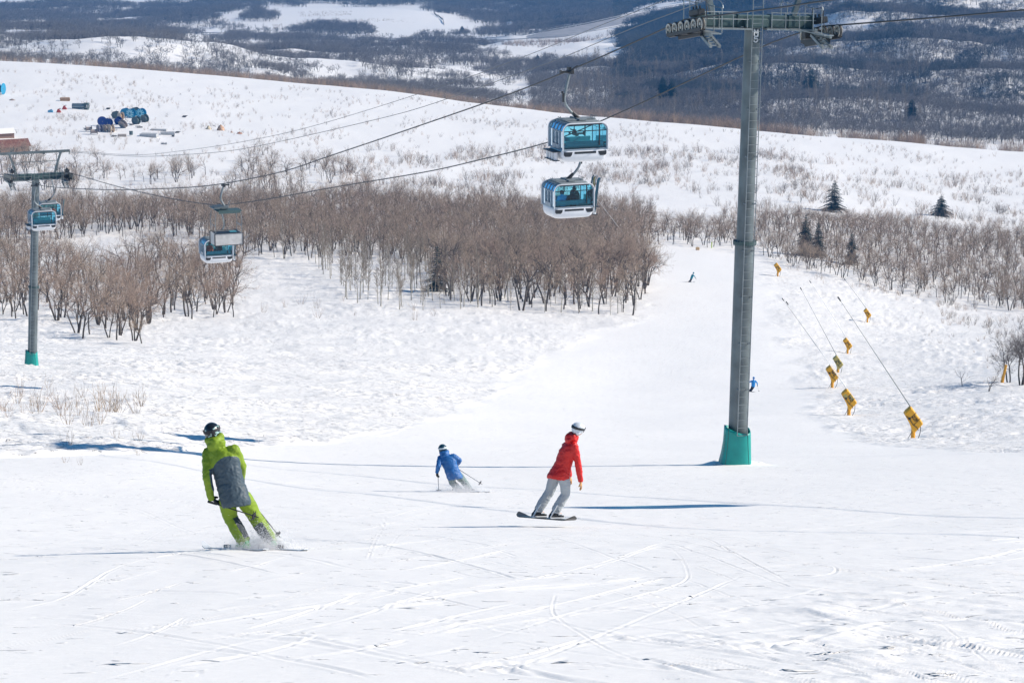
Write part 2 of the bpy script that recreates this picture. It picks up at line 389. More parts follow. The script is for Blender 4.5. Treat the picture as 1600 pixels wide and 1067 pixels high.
# ------------------------------------------------------------------ helpers: meshes and names
class MB:
    def __init__(s): s.v = []; s.f = []; s.m = []; s.cur = 0
    def add(s, vs, fs):
        o = len(s.v); s.v += [tuple(v) for v in vs]; s.f += [tuple(i+o for i in f) for f in fs]; s.m += [s.cur]*len(fs)
        return s
    def mi(s, i): s.cur = i; return s
    def box(s, c, d, R=None, taper=1.0, bev=0.0):
        x, y, z = [k/2 for k in d]; c = Vector(c)
        if bev <= 0:
            vs = [Vector((a*x*(taper if e > 0 else 1), b*y*(taper if e > 0 else 1), e*z)) for e in (-1, 1) for a, b in ((-1,-1),(1,-1),(1,1),(-1,1))]
            fs = [(3,2,1,0),(4,5,6,7),(0,1,5,4),(1,2,6,5),(2,3,7,6),(3,0,4,7)]
        else:
            e = bev; vs = []; 
            def ring(xx, yy, zz):
                k = len(vs)
                for a, b in ((-1,-1),(1,-1),(1,1),(-1,1)):
                    if a*b > 0: vs.extend([Vector((a*xx, b*(yy-e), zz)), Vector((a*(xx-e), b*yy, zz))])
                    else: vs.extend([Vector((a*(xx-e), b*yy, zz)), Vector((a*xx, b*(yy-e), zz))])
                return list(range(k, k+8))
            r = [ring(x-e, y-e, -z), ring(x, y, -z+e), ring(x, y, z-e), ring(x-e, y-e, z)]
            fs = [tuple(reversed(r[0])), tuple(r[3])]
            for A, B in zip(r, r[1:]):
                for i in range(8): fs.append((A[i], A[(i+1)%8], B[(i+1)%8], B[i]))
        if R is not None: vs = [R @ v for v in vs]
        return s.add([v+c for v in vs], fs)
    def tube(s, pts, r, n=8, caps=True, up=None):
        pts = [Vector(p) for p in pts]; m = len(pts)
        if not hasattr(r, '__len__'): r = [r]*m
        vs = []; prev = None
        for i, p in enumerate(pts):
            t = (pts[min(i+1, m-1)]-pts[max(i-1, 0)]).normalized()
            if prev is None:
                a = up if up else (Vector((0,0,1)) if abs(t.z) < .9 else Vector((1,0,0)))
                u = t.cross(a).normalized()
            else: u = (prev-t*prev.dot(t)).normalized()
            prev = u; w = t.cross(u)
            for k in range(n):
                q = 2*math.pi*(k+.5)/n
                vs.append(p+(u*math.cos(q)+w*math.sin(q))*r[i])
        fs = [(i*n+k, i*n+(k+1)%n, (i+1)*n+(k+1)%n, (i+1)*n+k) for i in range(m-1) for k in range(n)]
        if caps: fs += [tuple(range(n-1, -1, -1)), tuple((m-1)*n+k for k in range(n))]
        return s.add(vs, fs)
    def loft(s, rings, closed=True, caps=True):
        n = len(rings[0]); vs = [v for r in rings for v in r]
        fs = [(i*n+k, i*n+(k+1)%n, (i+1)*n+(k+1)%n, (i+1)*n+k) for i in range(len(rings)-1) for k in range(n if closed else n-1)]
        if caps: fs += [tuple(range(n-1, -1, -1)), tuple((len(rings)-1)*n+k for k in range(n))]
        return s.add(vs, fs)
    def prism(s, poly, z0, z1, T=None):    # polygon in xy extruded along z, T maps to place
        n = len(poly); vs = [Vector((x, y, z)) for z in (z0, z1) for x, y in poly]
        if T is not None: vs = [T @ v for v in vs]
        return s.add(vs, [tuple(range(n-1,-1,-1)), tuple(range(n, 2*n))]+[(i, (i+1)%n, n+(i+1)%n, n+i) for i in range(n)])
    def disc(s, c, axis, r, th, n=24, r0=0):
        c = Vector(c); ax = Vector(axis).normalized(); u = ax.orthogonal().normalized(); w = ax.cross(u)
        def ring(rr, off): return [c+ax*off+(u*math.cos(2*math.pi*k/n)+w*math.sin(2*math.pi*k/n))*rr for k in range(n)]
        if r0 <= 0: return s.loft([ring(r, -th/2), ring(r, th/2)])
        R = [ring(r0, -th/2), ring(r, -th/2), ring(r, th/2), ring(r0, th/2), ring(r0, -th/2)]
        return s.loft(R, caps=False)
    def mesh(s, name, mats, smooth_=False):
        me = bpy.data.meshes.new(name); me.from_pydata([tuple(v) for v in s.v], [], s.f)
        if not isinstance(mats, (list, tuple)): mats = [mats]
        for m in mats: me.materials.append(m)
        if len(mats) > 1: me.polygons.foreach_set('material_index', s.m)
        if smooth_:
            me.polygons.foreach_set('use_smooth', [True]*len(s.f))
            if smooth_ != 2: me.set_sharp_from_angle(angle=math.radians(38))
        me.update(); return me
    def build(s, name, mats, parent=None, smooth_=False, loc=None):
        o = bpy.data.objects.new(name, s.mesh(name, mats, smooth_)); C.objects.link(o)
        if parent is not None: o.parent = parent
        if loc is not None: o.location = loc
        return o
def tag(o, label, cat, group=None, kind=None):
    o['label'] = label; o['category'] = cat
    if group: o['group'] = group
    if kind: o['kind'] = kind
    return o
def thing(name, label, cat, loc=(0,0,0), rz=0, group=None, rot=None):
    o = bpy.data.objects.new(name, None); C.objects.link(o); o.location = loc
    o.rotation_euler = rot if rot else (0, 0, rz); o.empty_display_size = .3
    return tag(o, label, cat, group)
def part(name, me, parent, loc=None, rz=0):
    o = bpy.data.objects.new(name, me); C.objects.link(o); o.parent = parent
    if loc is not None: o.location = loc
    if rz: o.rotation_euler = (0,0,rz)
    return o
def copy_tree(o, parent=None):
    c = o.copy(); C.objects.link(c); c.parent = parent
    for ch in list(o.children): copy_tree(ch, c)
    return c
def rotz(a): return Matrix.Rotation(a, 3, 'Z')
def rotx(a): return Matrix.Rotation(a, 3, 'X')
def roty(a): return Matrix.Rotation(a, 3, 'Y')
# ------------------------------------------------------------------ people
def cap(mb, a, b, ra, rb=None, n=14):
    a = Vector(a); b = Vector(b); rb = ra if rb is None else rb
    ax = (b-a); L = ax.length; ax = ax.normalized() if L > 1e-6 else Vector((0,0,1))
    u = ax.orthogonal().normalized(); w = ax.cross(u); rings = []
    def ring(c, r): rings.append([c+(u*math.cos(2*math.pi*k/n)+w*math.sin(2*math.pi*k/n))*r for k in range(n)])
    for t in (80, 55, 28): q = math.radians(t); ring(a-ax*ra*math.sin(q), ra*math.cos(q))
    ring(a, ra); ring(b, rb)
    for t in (28, 55, 80): q = math.radians(t); ring(b+ax*rb*math.sin(q), rb*math.cos(q))
    mb.loft(rings)
def chain(mb, pts, n=14):
    for (a, ra), (b, rb) in zip(pts, pts[1:]): cap(mb, a, b, ra, rb, n)
def ell(mb, c, r, R=None, n=16, m=9):
    R = R or Matrix.Identity(3); rings = []; c = Vector(c)
    for i in range(m):
        t = math.pi*(i+.5)/m; rings.append([c+R @ Vector((r[0]*math.sin(t)*math.cos(2*math.pi*k/n), r[1]*math.sin(t)*math.sin(2*math.pi*k/n), -r[2]*math.cos(t))) for k in range(n)])
    mb.loft(rings)
def sweep(mb, secs, n=20):         # elliptical sections: (centre, side vector, depth vector)
    mb.loft([[Vector(c)+Vector(s)*math.cos(2*math.pi*k/n)+Vector(d)*math.sin(2*math.pi*k/n) for k in range(n)] for c, s, d in secs])
def organic(mb, voxel, it=4, fold=0.0, fs=9.0, fold_dir=None, seed=0):
    me = mb.mesh('tmp', []); o = bpy.data.objects.new('tmp', me); C.objects.link(o)
    md = o.modifiers.new('r', 'REMESH'); md.mode = 'VOXEL'; md.voxel_size = voxel
    sm = o.modifiers.new('s', 'SMOOTH'); sm.iterations = it; sm.factor = .6
    dg = bpy.context.evaluated_depsgraph_get(); out = bpy.data.meshes.new_from_object(o.evaluated_get(dg))
    bpy.data.objects.remove(o); bpy.data.meshes.remove(me)
    nv = len(out.vertices); co = np.empty(nv*3, np.float32); out.vertices.foreach_get('co', co); co = co.reshape(-1,3)
    if fold:
        no = np.empty(nv*3, np.float32); out.vertices.foreach_get('normal', no); no = no.reshape(-1,3)
        a = co[:,0]*fs+seed; b = co[:,2]*fs*1.25+co[:,1]*fs*.8
        w = (1-np.abs(perlin(a+.9*perlin(b,a), b*.7))*2.6); w = np.sign(w)*np.abs(w)**1.4
        w = w*.75+.45*(1-2.4*np.abs(perlin(a*2.1+5, b*1.7)))-.4
        co = co+no*(w*fold)[:,None]; out.vertices.foreach_set('co', co.astype(np.float32).ravel())
    out.polygons.foreach_set('use_smooth', [True]*len(out.polygons)); out.update()
    return out, co
def set_mats(me, mats, fn=None):
    for m in mats: me.materials.append(m)
    if fn is not None:
        n = len(me.polygons); c = np.empty(n*3, np.float32); me.polygons.foreach_get('center', c); c = c.reshape(-1,3)
        me.polygons.foreach_set('material_index', fn(c).astype(np.int32))
def frame(a, b, hint):
    z = (Vector(b)-Vector(a)).normalized(); x = (Vector(hint)-z*Vector(hint).dot(z)).normalized(); return x, z.cross(x), z
M_skin = mat('skin', (.55,.33,.24), .5)
M_blkc = mat('black fabric', (.02,.022,.026), .7)
def hand(mb, wrist, toward, palm_n, grip, s=1.0, thick=1.0):
    """palm, four bent fingers of different lengths curled round the line through grip, and a thumb from the side of the palm"""
    z = (Vector(toward)-Vector(wrist)).normalized(); n = (Vector(palm_n)-z*Vector(palm_n).dot(z)).normalized(); x = z.cross(n)
    c = Vector(wrist)
    sweep(mb, [(c, x*.026*s, n*.02*s), (c+z*.035*s, x*.038*s, n*.017*s), (c+z*.085*s, x*.043*s, n*.016*s), (c+z*.095*s, x*.040*s, n*.013*s)], 12)
    for i, (off, L) in enumerate(((-.032,.066),(-.011,.076),(.011,.072),(.031,.058))):
        b = c+z*.088*s+x*off*s; r = .0105*s*thick
        p1 = b+z*L*.38*s+n*.012*s; p2 = p1+(z*.15+n*.95)*L*.36*s; p3 = p2+(z*-.85+n*.35)*L*.30*s
        if grip < .5: p1 = b+z*L*.45*s+n*.004*s; p2 = p1+(z*.85+n*.5)*L*.3*s; p3 = p2+(z*.6+n*.75)*L*.25*s
        chain(mb, [(b-z*.01*s, r), (p1, r*.98), (p2, r*.9), (p3, r*.8)], 8)
    t0 = c+z*.025*s-x*.032*s; t1 = t0-x*.022*s+z*.03*s+n*.018*s; t2 = t1+(z*.6+n*.55+x*.15)*.032*s
    chain(mb, [(t0, .014*s*thick), (t1, .0125*s*thick), (t2, .010*s*thick)], 8)
    return c+z*.075*s+n*.025*s

def make_person(J, sp, vox=.014):
    """J: joints (metres, relative to the feet); sp: style. Returns the body mesh object with clothing as children"""
    V_ = {k: Vector(v) for k, v in J.items()}
    f = sp.get('k', 1.0)
    mid_s = (V_['shL']+V_['shR'])/2; mid_h = (V_['hipL']+V_['hipR'])/2
    lat = (V_['shR']-V_['shL']).normalized(); up = (mid_s-mid_h).normalized(); dep = lat.cross(up).normalized()     # dep: away from the back side
    lath = (V_['hipR']-V_['hipL']).normalized(); deph = lath.cross(up).normalized()
    face = Vector(sp['face']).normalized(); hc = V_['head']; hup = (hc-V_['neck']).normalized()
    hx = face.cross(hup).normalized(); hup = hx.cross(face)
    Rh = Matrix((hx, face, hup)).transposed()
    # body under the clothes: one surface
    b = MB(); 
    ell(b, hc, (.076*f,.095*f,.112*f), Rh); ell(b, hc+face*.02*f-hup*.06*f, (.058*f,.07*f,.06*f), Rh)
    cap(b, hc+face*.088*f-hup*.012*f+hup*.02*f, hc+face*.112*f-hup*.030*f, .010*f, .016*f)          # nose
    for s_ in (-1,1):
        ell(b, hc+hx*s_*.078*f-hup*.01*f, (.010*f,.02*f,.032*f), Rh)                                   # ears
        ell(b, hc+hx*s_*.032*f+face*.086*f+hup*.01*f, (.012*f,.008*f,.007*f), Rh)                      # eyes
    cap(b, hc-hx*.022*f+face*.088*f-hup*.066*f, hc+hx*.022*f+face*.088*f-hup*.066*f, .008*f)          # mouth
    cap(b, hc-hup*.08*f, V_['neck'], .058*f, .06*f); cap(b, V_['neck'], mid_s-up*.05*f, .06*f, .09*f)
    sweep(b, [(mid_h-up*.05*f, lath*.14*f, deph*.10*f), (mid_h+up*.12*f, lath*.13*f, deph*.095*f), (mid_h.lerp(mid_s,.6), lat*.15*f, dep*.11*f), (mid_s-up*.03*f, lat*.15*f, dep*.09*f), (mid_s+up*.03*f, lat*.08*f, dep*.06*f)])
    for S_ in 'LR':
        chain(b, [(V_['sh'+S_], .055*f), (V_['el'+S_], .042*f), (V_['wr'+S_], .028*f)]); chain(b, [(V_['hip'+S_], .085*f), (V_['kn'+S_], .055*f), (V_['an'+S_], .038*f)])
        z = (V_['an'+S_]-V_['kn'+S_]).normalized(); cap(b, V_['an'+S_], V_['an'+S_]+Vector(sp['foot'])*.15*f+z*.03, .035*f, .03*f)
    me, _ = organic(b, vox*.8, 2); set_mats(me, [M_skin])
    o = bpy.data.objects.new('person', me); C.objects.link(o)
    # trousers
    p = MB(); w = sp.get('baggy', 1.0)
    sweep(p, [(mid_h-up*.10*f, lath*.13*f, deph*.10*f), (mid_h-up*.03*f, lath*.16*f, deph*.12*f), (mid_h+up*.10*f, lath*.15*f, deph*.115*f), (mid_h+up*.16*f, lath*.14*f, deph*.10*f)])
    for S_ in 'LR':
        hp, kn, an = V_['hip'+S_], V_['kn'+S_], V_['an'+S_]
        e = an+(an-kn).normalized()*sp.get('cuff', .02)*f
        chain(p, [(hp-up*.04*f, .100*f), (hp.lerp(kn,.25), .108*f*min(w,1.08)), (hp.lerp(kn,.6), .096*f*w), (kn, .082*f*w), (kn.lerp(an,.45), .084*f*w), (e, .082*f*w)])
    me, _ = organic(p, vox, 3, .010*f, 8/f, seed=3); set_mats(me, sp['pants'], sp.get('pants_fn')); part('trousers', me, o)
    # jacket with sleeves and hood
    j = MB(); jl = sp.get('jlen', .16)
    flare = sp.get('flare', 1.0)
    sweep(j, [(mid_h-up*jl*f, lath*.178*f*flare, deph*.145*f*flare), (mid_h-up*(jl-.06)*f, lath*.195*f*flare, deph*.16*f*flare), (mid_h+up*.12*f, lath*.20*f, deph*.155*f), (mid_h.lerp(mid_s,.45), lat*.20*f, dep*.15*f), (mid_h.lerp(mid_s,.78), lat*.225*f, dep*.155*f), (mid_s-up*.02*f, lat*.21*f, dep*.135*f), (mid_s+up*.05*f, lat*.13*f, dep*.095*f)], 28)
    for S_ in 'LR':
        sh, el, wr = V_['sh'+S_], V_['el'+S_], V_['wr'+S_]
        chain(j, [(mid_s.lerp(sh,.6)-up*.02*f, .085*f), (sh, .082*f), (sh.lerp(el,.5), .076*f), (el, .064*f), (el.lerp(wr,.5), .062*f), (wr, .048*f)])
    cap(j, mid_s, V_['neck']+hup*.02*f, .095*f, .088*f)
    if sp.get('hood', 1):
        bk = V_['neck']-face*.05*f
        chain(j, [(bk-hx*.095*f+hup*.05*f, .045*f), (bk-face*.065*f+hup*.0*f, .066*f), (bk+hx*.095*f+hup*.05*f, .045*f)]); ell(j, bk-face*.055*f-hup*.045*f, (.135*f,.065*f,.085*f), Rh); ell(j, bk+hup*.0*f, (.13*f,.11*f,.06*f), Rh)
    me, _ = organic(j, vox, 2, .012*f, 8/f, seed=9); set_mats(me, sp['jacket'], (lambda c: sp['jacket_fn'](c, mid_h, mid_s, lat, dep, up, V_)) if 'jacket_fn' in sp else None); jo = part('jacket', me, o)
    # helmet, goggles
    hl = MB(); ell(hl, hc+hup*.022*f-face*.008*f, (.115*f,.135*f,.118*f), Rh, 22, 13)
    for s_ in (-1,1): ell(hl, hc+hx*s_*.088*f-hup*.045*f-face*.01*f, (.028*f,.05*f,.055*f), Rh)
    ell(hl, hc-hup*.02*f-face*.06*f, (.098*f,.07*f,.075*f), Rh)
    me, co = organic(hl, vox*.8, 3); set_mats(me, sp['helmet'], (lambda c: sp['helmet_fn'](c, hc, face, hx, hup)) if 'helmet_fn' in sp else None); ho = part('helmet', me, o)
    g = MB()
    nst = 30; top = []; 
    for i in range(nst+1):       # goggle strap round the helmet
        a = 2*math.pi*i/nst; top.append(hc+hup*(.035+.012*math.cos(a))*f+(hx*math.sin(a)*.119+face*math.cos(a)*.139)*f-face*.008*f)
    nn_ = []
    for i in range(nst):
        a, b2 = top[i], top[i+1]; oa = (a-hc).normalized()*.004*f; wv = hup*.019*f
        g.add([a-wv+oa, b2-wv+oa, b2+wv+oa, a+wv+oa], [(0,1,2,3)])
    for i in range(9):           # lens
        pass
    ell(g, hc+face*.088*f+hup*.008*f, (.082*f,.035*f,.042*f), Rh)
    g.build('goggles', sp.get('goggle', M_blkc), o, 2)
    # gloves with fingers
    holds = {}
    for S_ in 'LR':
        gl = MB(); wr = V_['wr'+S_]; el = V_['el'+S_]; dv = sp.get('hand'+S_, None)
        to = Vector(dv) if dv else (wr-el).normalized(); pn = Vector(sp.get('palm'+S_, (0,1,0)))
        cap(gl, wr-(wr-el).normalized()*.05*f, wr+to.normalized()*.01, .043*f, .04*f)
        hp_ = hand(gl, wr+to.normalized()*.01, wr+to, pn, sp.get('grip'+S_, 1), 1.22*f, 1.25)
        holds[S_] = hp_
        me, _ = organic(gl, .0075*f, 1); set_mats(me, [sp['glove']]); part('glove', me, o)
    # boots
    for S_ in 'LR':
        an, kn = V_['an'+S_], V_['kn'+S_]; ft = Vector(sp['foot'+S_] if 'foot'+S_ in sp else sp['foot']).normalized(); sd = (kn-an).normalized(); sole = an-Vector(sp['solen'])*.10*f
        bt = MB(); sidev = ft.cross(Vector(sp['solen'])).normalized()
        sweep(bt, [(an+sd*.16*f, sidev*.072*f, ft*.085*f), (an+sd*.05*f, sidev*.07*f, ft*.08*f), (an-sd*.02*f, sidev*.062*f, ft*.078*f)])
        sw = [(-.115,.035,.02),(-.095,.048,.045),(.02,.052,.055),(.12,.056,.042),(.18,.046,.034),(.205,.026,.02)]
        sweep(bt, [(sole+ft*x*f+Vector(sp['solen'])*hh*f, sidev*ww*f, Vector(sp['solen'])*hh*f) for x, ww, hh in sw])
        me, _ = organic(bt, .012*f, 1); nz = Vector(sp['solen'])
        set_mats(me, sp['boots'], (lambda c: sp['boots_fn'](c, an, nz)) if 'boots_fn' in sp else None); bo = part('boot', me, o)
        bk = MB()
        for q in range(4):
            cc = an+sd*(.13-.06*q)*f if q < 3 else sole+ft*.10*f+nz*.07*f
            bk.box(cc+ft*.088*f*(1 if q < 3 else 0)+nz*(0 if q < 3 else .012), (.12*f,.022*f,.02*f), Matrix((sidev, ft, nz)).transposed())
            bk.box(cc+sidev*.072*f*(1 if q<3 else .8), (.018*f,.07*f,.022*f), Matrix((sidev, ft, nz)).transposed())
        bk.build('buckle', sp.get('buckle', M_blkc), bo)
    return o, holds, dict(mid_h=mid_h, mid_s=mid_s, lat=lat, dep=dep, up=up)

def pole_obj(p0, p1, label, base, colm=None, grip_ax=None):
    p0 = Vector(p0); p1 = Vector(p1); ax = (p1-p0).normalized()
    t = thing('ski_pole', label, 'ski pole', base)
    MB().tube([p0, p1], [.0095,.007], 8).build('shaft', colm or M_blkc, t, True)
    MB().tube([p0-ax*.09, p0+ax*.05, p0+ax*.055], [.018,.015,.01], 8).build('grip', M_blkc, t, True)
    b = MB(); c = p1-ax*.07; b.disc(c, ax, .048, .012, 16); b.disc(c-ax*.012, ax, .02, .03, 8)
    for k in range(6):
        a = ax.orthogonal(); a.rotate(Matrix.Rotation(k*1.047, 3, ax)); b.tube([c, c+a*.055-ax*.01], .006, 4)
    b.build('basket', M_blkc, t); return t
def ski_obj(c, d, n, L, label, base, mats, w=.050, tip=1):
    d = Vector(d).normalized(); n = Vector(n); n = (n-d*n.dot(d)).normalized(); s = d.cross(n); mb = MB(); rings = []
    for i in range(25):
        u = -1+2*i/24; x = u*L/2
        ww = w*(1+.28*u*u)*(1 if u < .9 else max(.25, 1-(u-.9)*7))*(1 if u > -.97 else .7)
        z = (.10*max(0,(u-.80)/.2)**2 + .02*max(0,(-u-.93)/.07)**2+.012*(1-u*u))
        p = Vector(c)+d*x+n*z; rings.append([p-s*ww, p+s*ww, p+s*ww+n*.012, p-s*ww+n*.012])
    mb.mi(0).loft(rings); o_ = mb.build('ski', mats[0], None, False, base); tag(o_, label, 'ski')
    bd = MB(); R = Matrix((s, d, n)).transposed()
    bd.box(Vector(c)+d*.17+n*.045, (.08,.09,.05), R, bev=.008); bd.build('toe_binding', M_blkc, o_); MB().box(Vector(c)-d*.16+n*.045, (.07,.11,.06), R, bev=.008).build('heel_binding', M_blkc, o_)
    st = MB(); st.box(Vector(c)+d*L*.40+n*.0175, (w*1.2,.22,.003), R); st.build('graphic', mats[1], o_)
    return o_
def slope_n(x, y, e=.6):
    zx = (ground(x+e, y)-ground(x-e, y))/(2*e); zy = (ground(x, y+e)-ground(x, y-e))/(2*e); return Vector((-zx, -zy, 1)).normalized()

# --- skier in green, back to the camera
M_lime = mat('lime shell fabric', (.20,.31,.010), .62, noise=.08, bump=.004, bscale=14); M_slate = mat('slate shell fabric', (.045,.075,.098), .6, noise=.12, nscale=3, bump=.004, bscale=14)
M_slated = mat('dark panel', (.03,.045,.06), .7); M_dot = mat('yellow logo', (.75,.70,.05), .5)
M_helmb = mat('black helmet', (.012,.018,.024), .25); M_helmp = mat('pale helmet graphic', (.36,.55,.52), .35)
M_gboot = mat('green boot shell', (.03,.42,.10), .35, noise=.3, nscale=14); M_ski_w = mat('pale ski', (.55,.60,.64), .3); M_ski_k = mat('black ski tip', (.03,.035,.04), .35)
D1 = on_ground(392, 862); S1 = slope_n(D1.x, D1.y)
def rel(base, x, y, dy=0.0):
    return P(x, y, base.y+dy)-base
def js(base, tab): return {k: rel(base, *v) for k, v in tab.items()}
J1 = js(D1, {'head':(332,675,.25),'neck':(336.5,689,.22),'shL':(325,708,.18),'shR':(366,703,.10),'elL':(324,746,-.02),'wrL':(330,777,-.02),'elR':(378,729,.25),'wrR':(376,752,.52),
  'hipL':(353,774,0),'hipR':(377,771,0),'knL':(360,808,.12),'anL':(382,846,-.02),'knR':(396,803,.15),'anR':(424,846,.02)})
def jf1(c, mh, ms, lat, dep, up, V_):
    rel_ = c-np.array(mh); u = rel_ @ np.array(up); L = (ms-mh).length; s = rel_ @ np.array(lat); d = rel_ @ np.array(dep)
    sc = c-np.array(ms); ss = np.abs(sc @ np.array(lat))
    body = (u < L*.86-.10*np.clip(np.abs(s)/.2,0,1)**2)
    # keep the sleeves green: distance to the arm line
    for S_ in 'LR':
        a = np.array(V_['sh'+S_]); e = np.array(V_['el'+S_]); w = np.array(V_['wr'+S_])
        for p, q in ((a, e), (e, w)):
            v = q-p; t = np.clip(((c-p) @ v)/(v @ v), 0, 1); dd = np.linalg.norm(c-p-t[:,None]*v, axis=1); body &= ~((dd < .086) & (ss > .150))
    r = np.where(body, 1, 0); dot = np.linalg.norm(c-np.array(ms-up*.05*1-dep*.14), axis=1) < .022; return np.where(dot, 2, r)
def pf1(c):
    r = np.zeros(len(c))
    for S_ in 'LR':
        k, a = np.array(J1['kn'+S_]), np.array(J1['an'+S_]); v = a-k; t = ((c-k) @ v)/(v @ v); off = (c-k-t[:,None]*v)[:,0]
        near = np.linalg.norm(c-k-t[:,None]*v, axis=1) < .13
        if S_ == 'L': r = np.where(near & (t > .12) & (t < .95) & (off > .018), 1, r)
        else: r = np.where(near & (t > .35) & (t < 1.0) & (off < .035), 1, r)
    return r
def hf1(c, hc, face, hx, hup):
    q = c-np.array(hc); u = q @ np.array(hup); s = q @ np.array(hx); f_ = q @ np.array(face)
    n = perlin(s*26+u*10, u*34-s*12)
    return np.where((n > .10) & (u < .07) & (u > -.06) & (f_ < .05) & ((s < -.02) | (s > .02)), 1, 0)
foot1 = Vector((-.62, .78, 0)); foot1.z = -(S1.x*foot1.x+S1.y*foot1.y)/S1.z; foot1.normalize()
o1, h1, i1 = make_person(J1, dict(face=(-.12,1,-.12), foot=foot1, solen=S1, cuff=-.05, pants=[M_lime, M_slated], pants_fn=pf1, jacket=[M_lime, M_slate, M_dot], jacket_fn=jf1,
   helmet=[M_helmb, M_helmp], helmet_fn=hf1, glove=M_blkc, boots=[M_gboot], jlen=.17, flare=1.08, baggy=1.2, handL=(.08,.05,-.09), palmL=(.8,.1,.5), palmR=(-1,0,0)), .012)
o1.location = D1; tag(o1, 'person in lime green and grey jacket and green trousers skiing away from the camera', 'skier')
pole_obj(rel(D1,334,786,.0)-Vector((0,0,0)), rel(D1,404,808,-.28), 'left ski pole of the green skier, trailing across the legs', D1)
pole_obj(h1['R'], rel(D1,438.5,840,.10), 'right ski pole of the green skier, slanting down beside the right knee', D1)
for S_, lb, tp in (('L','left ski of the green skier, black tip showing at the left','L'), ('R','right ski of the green skier, tail half buried in snow spray','R')):
    an = J1['an'+S_]; c = an-S1*.115+foot1*(.28 if S_ == 'L' else -.05)
    gp_ = D1+c; c.z += min(0, ground(gp_.x, gp_.y)+.012-gp_.z)
    ski_obj(c, foot1, S1, 1.66, lb, D1, (M_ski_w, M_ski_k))

# --- snowboarder in red
M_red = mat('red shell fabric', (.58,.008,.005), .55, noise=.08, bump=.004, bscale=14); M_grayp = mat('pale grey trousers', (.40,.44,.46), .7, noise=.10, nscale=3, bump=.004, bscale=14)
M_helw = mat('white helmet', (.62,.68,.72), .35, noise=.2, nscale=22); M_stripe = mat('black goggle band', (.02,.025,.03), .4); M_tan = mat('tan glove', (.55,.30,.12), .7)
M_boot2 = mat('black snow boot', (.03,.032,.035), .5, noise=.6, nscale=18); M_wbk = mat('white binding', (.72,.76,.78), .4); M_board = mat('snowboard', (.028,.032,.036), .35, noise=.4, nscale=4)
D2 = on_ground(855, 816); S2 = slope_n(D2.x, D2.y)
J2 = js(D2, {'head':(903.5,670.5,.0),'neck':(897,684,.0),'shL':(884,697,.12),'shR':(897,697,-.12),'elL':(884,722,.28),'wrL':(890,742,.34),'elR':(903.5,725,-.14),'wrR':(907,750,-.10),
  'hipL':(869,737,.10),'hipR':(881,739,-.08),'knL':(859,768,.16),'anL':(839,799,.12),'knR':(884,771,-.02),'anR':(866,801,-.06)})
bd2 = Vector((1.0,-1.02,0)); bd2.z = -(S2.x*bd2.x+S2.y*bd2.y)/S2.z-.06; bd2.normalize()
ft2 = Vector((.80,.30,0)); ft2.z = -(S2.x*ft2.x+S2.y*ft2.y)/S2.z; ft2.normalize()
def hf2(c, hc, face, hx, hup):
    q = c-np.array(hc); u = q @ np.array(hup); return np.where((u > .018) & (u < .058), 1, 0)
o2, h2, i2 = make_person(J2, dict(face=(.92,.25,-.30), foot=ft2, solen=S2, cuff=-.085, pants=[M_grayp], jacket=[M_red], helmet=[M_helw, M_stripe], helmet_fn=hf2, goggle=M_stripe, glove=M_tan,
   boots=[M_boot2], buckle=M_wbk, jlen=.15, flare=1.30, gripR=0, gripL=0, palmR=(-1,0,0), palmL=(-1,0,0), baggy=1.12, k=.98), .012)
o2.location = D2; tag(o2, 'person in a red jacket, pale grey trousers and white helmet riding a snowboard', 'snowboarder')
bb = MB(); rings = []; bc = ((J2['anL']+J2['anR'])/2)-S2*.125+bd2*.02; sd2 = bd2.cross(S2).normalized()
for i in range(29):
    u = -1+2*i/28; ww = .145*(1+.10*u*u)*(math.sqrt(max(.02, 1-max(0,(abs(u)-.80)/.2)**2)))
    p = bc+bd2*u*.76+S2*(.085*max(0,(abs(u)-.78)/.22)**2); rings.append([p-sd2*ww, p+sd2*ww, p+sd2*ww+S2*.014, p-sd2*ww+S2*.014])
bb.loft(rings); bo2 = bb.build('snowboard', M_board, None, False, D2); tag(bo2, 'dark snowboard under the rider in the red jacket', 'snowboard')
for S_ in 'LR':
    c = J2['an'+S_]-S2*.10; bk = MB(); Rb = Matrix((ft2.cross(S2), ft2, S2)).transposed()
    bk.box(c+ft2*.04, (.13,.30,.025), Rb, bev=.008)
    hbk = c-ft2*.115; up2 = (J2['kn'+S_]-J2['an'+S_]).normalized()
    bk.add([hbk+sd*a+up2*b+ft2*cc for a, b, cc in ((-.05,0,0),(.05,0,0),(.06,.30,-.01),(-.06,.30,-.01)) for sd in (ft2.cross(S2),)]+[hbk+ft2.cross(S2)*a+up2*b+ft2*cc for a, b, cc in ((-.05,0,.02),(.05,0,.02),(.06,.30,.012),(-.06,.30,.012))], [(3,2,1,0),(4,5,6,7),(0,1,5,4),(1,2,6,5),(2,3,7,6),(3,0,4,7)])
    bk.box(c+S2*.10+ft2*.05, (.13,.05,.03), Rb, bev=.008); bk.box(c+S2*.06+ft2*.15, (.12,.04,.025), Rb, bev=.008); bk.build('binding', M_wbk, bo2)

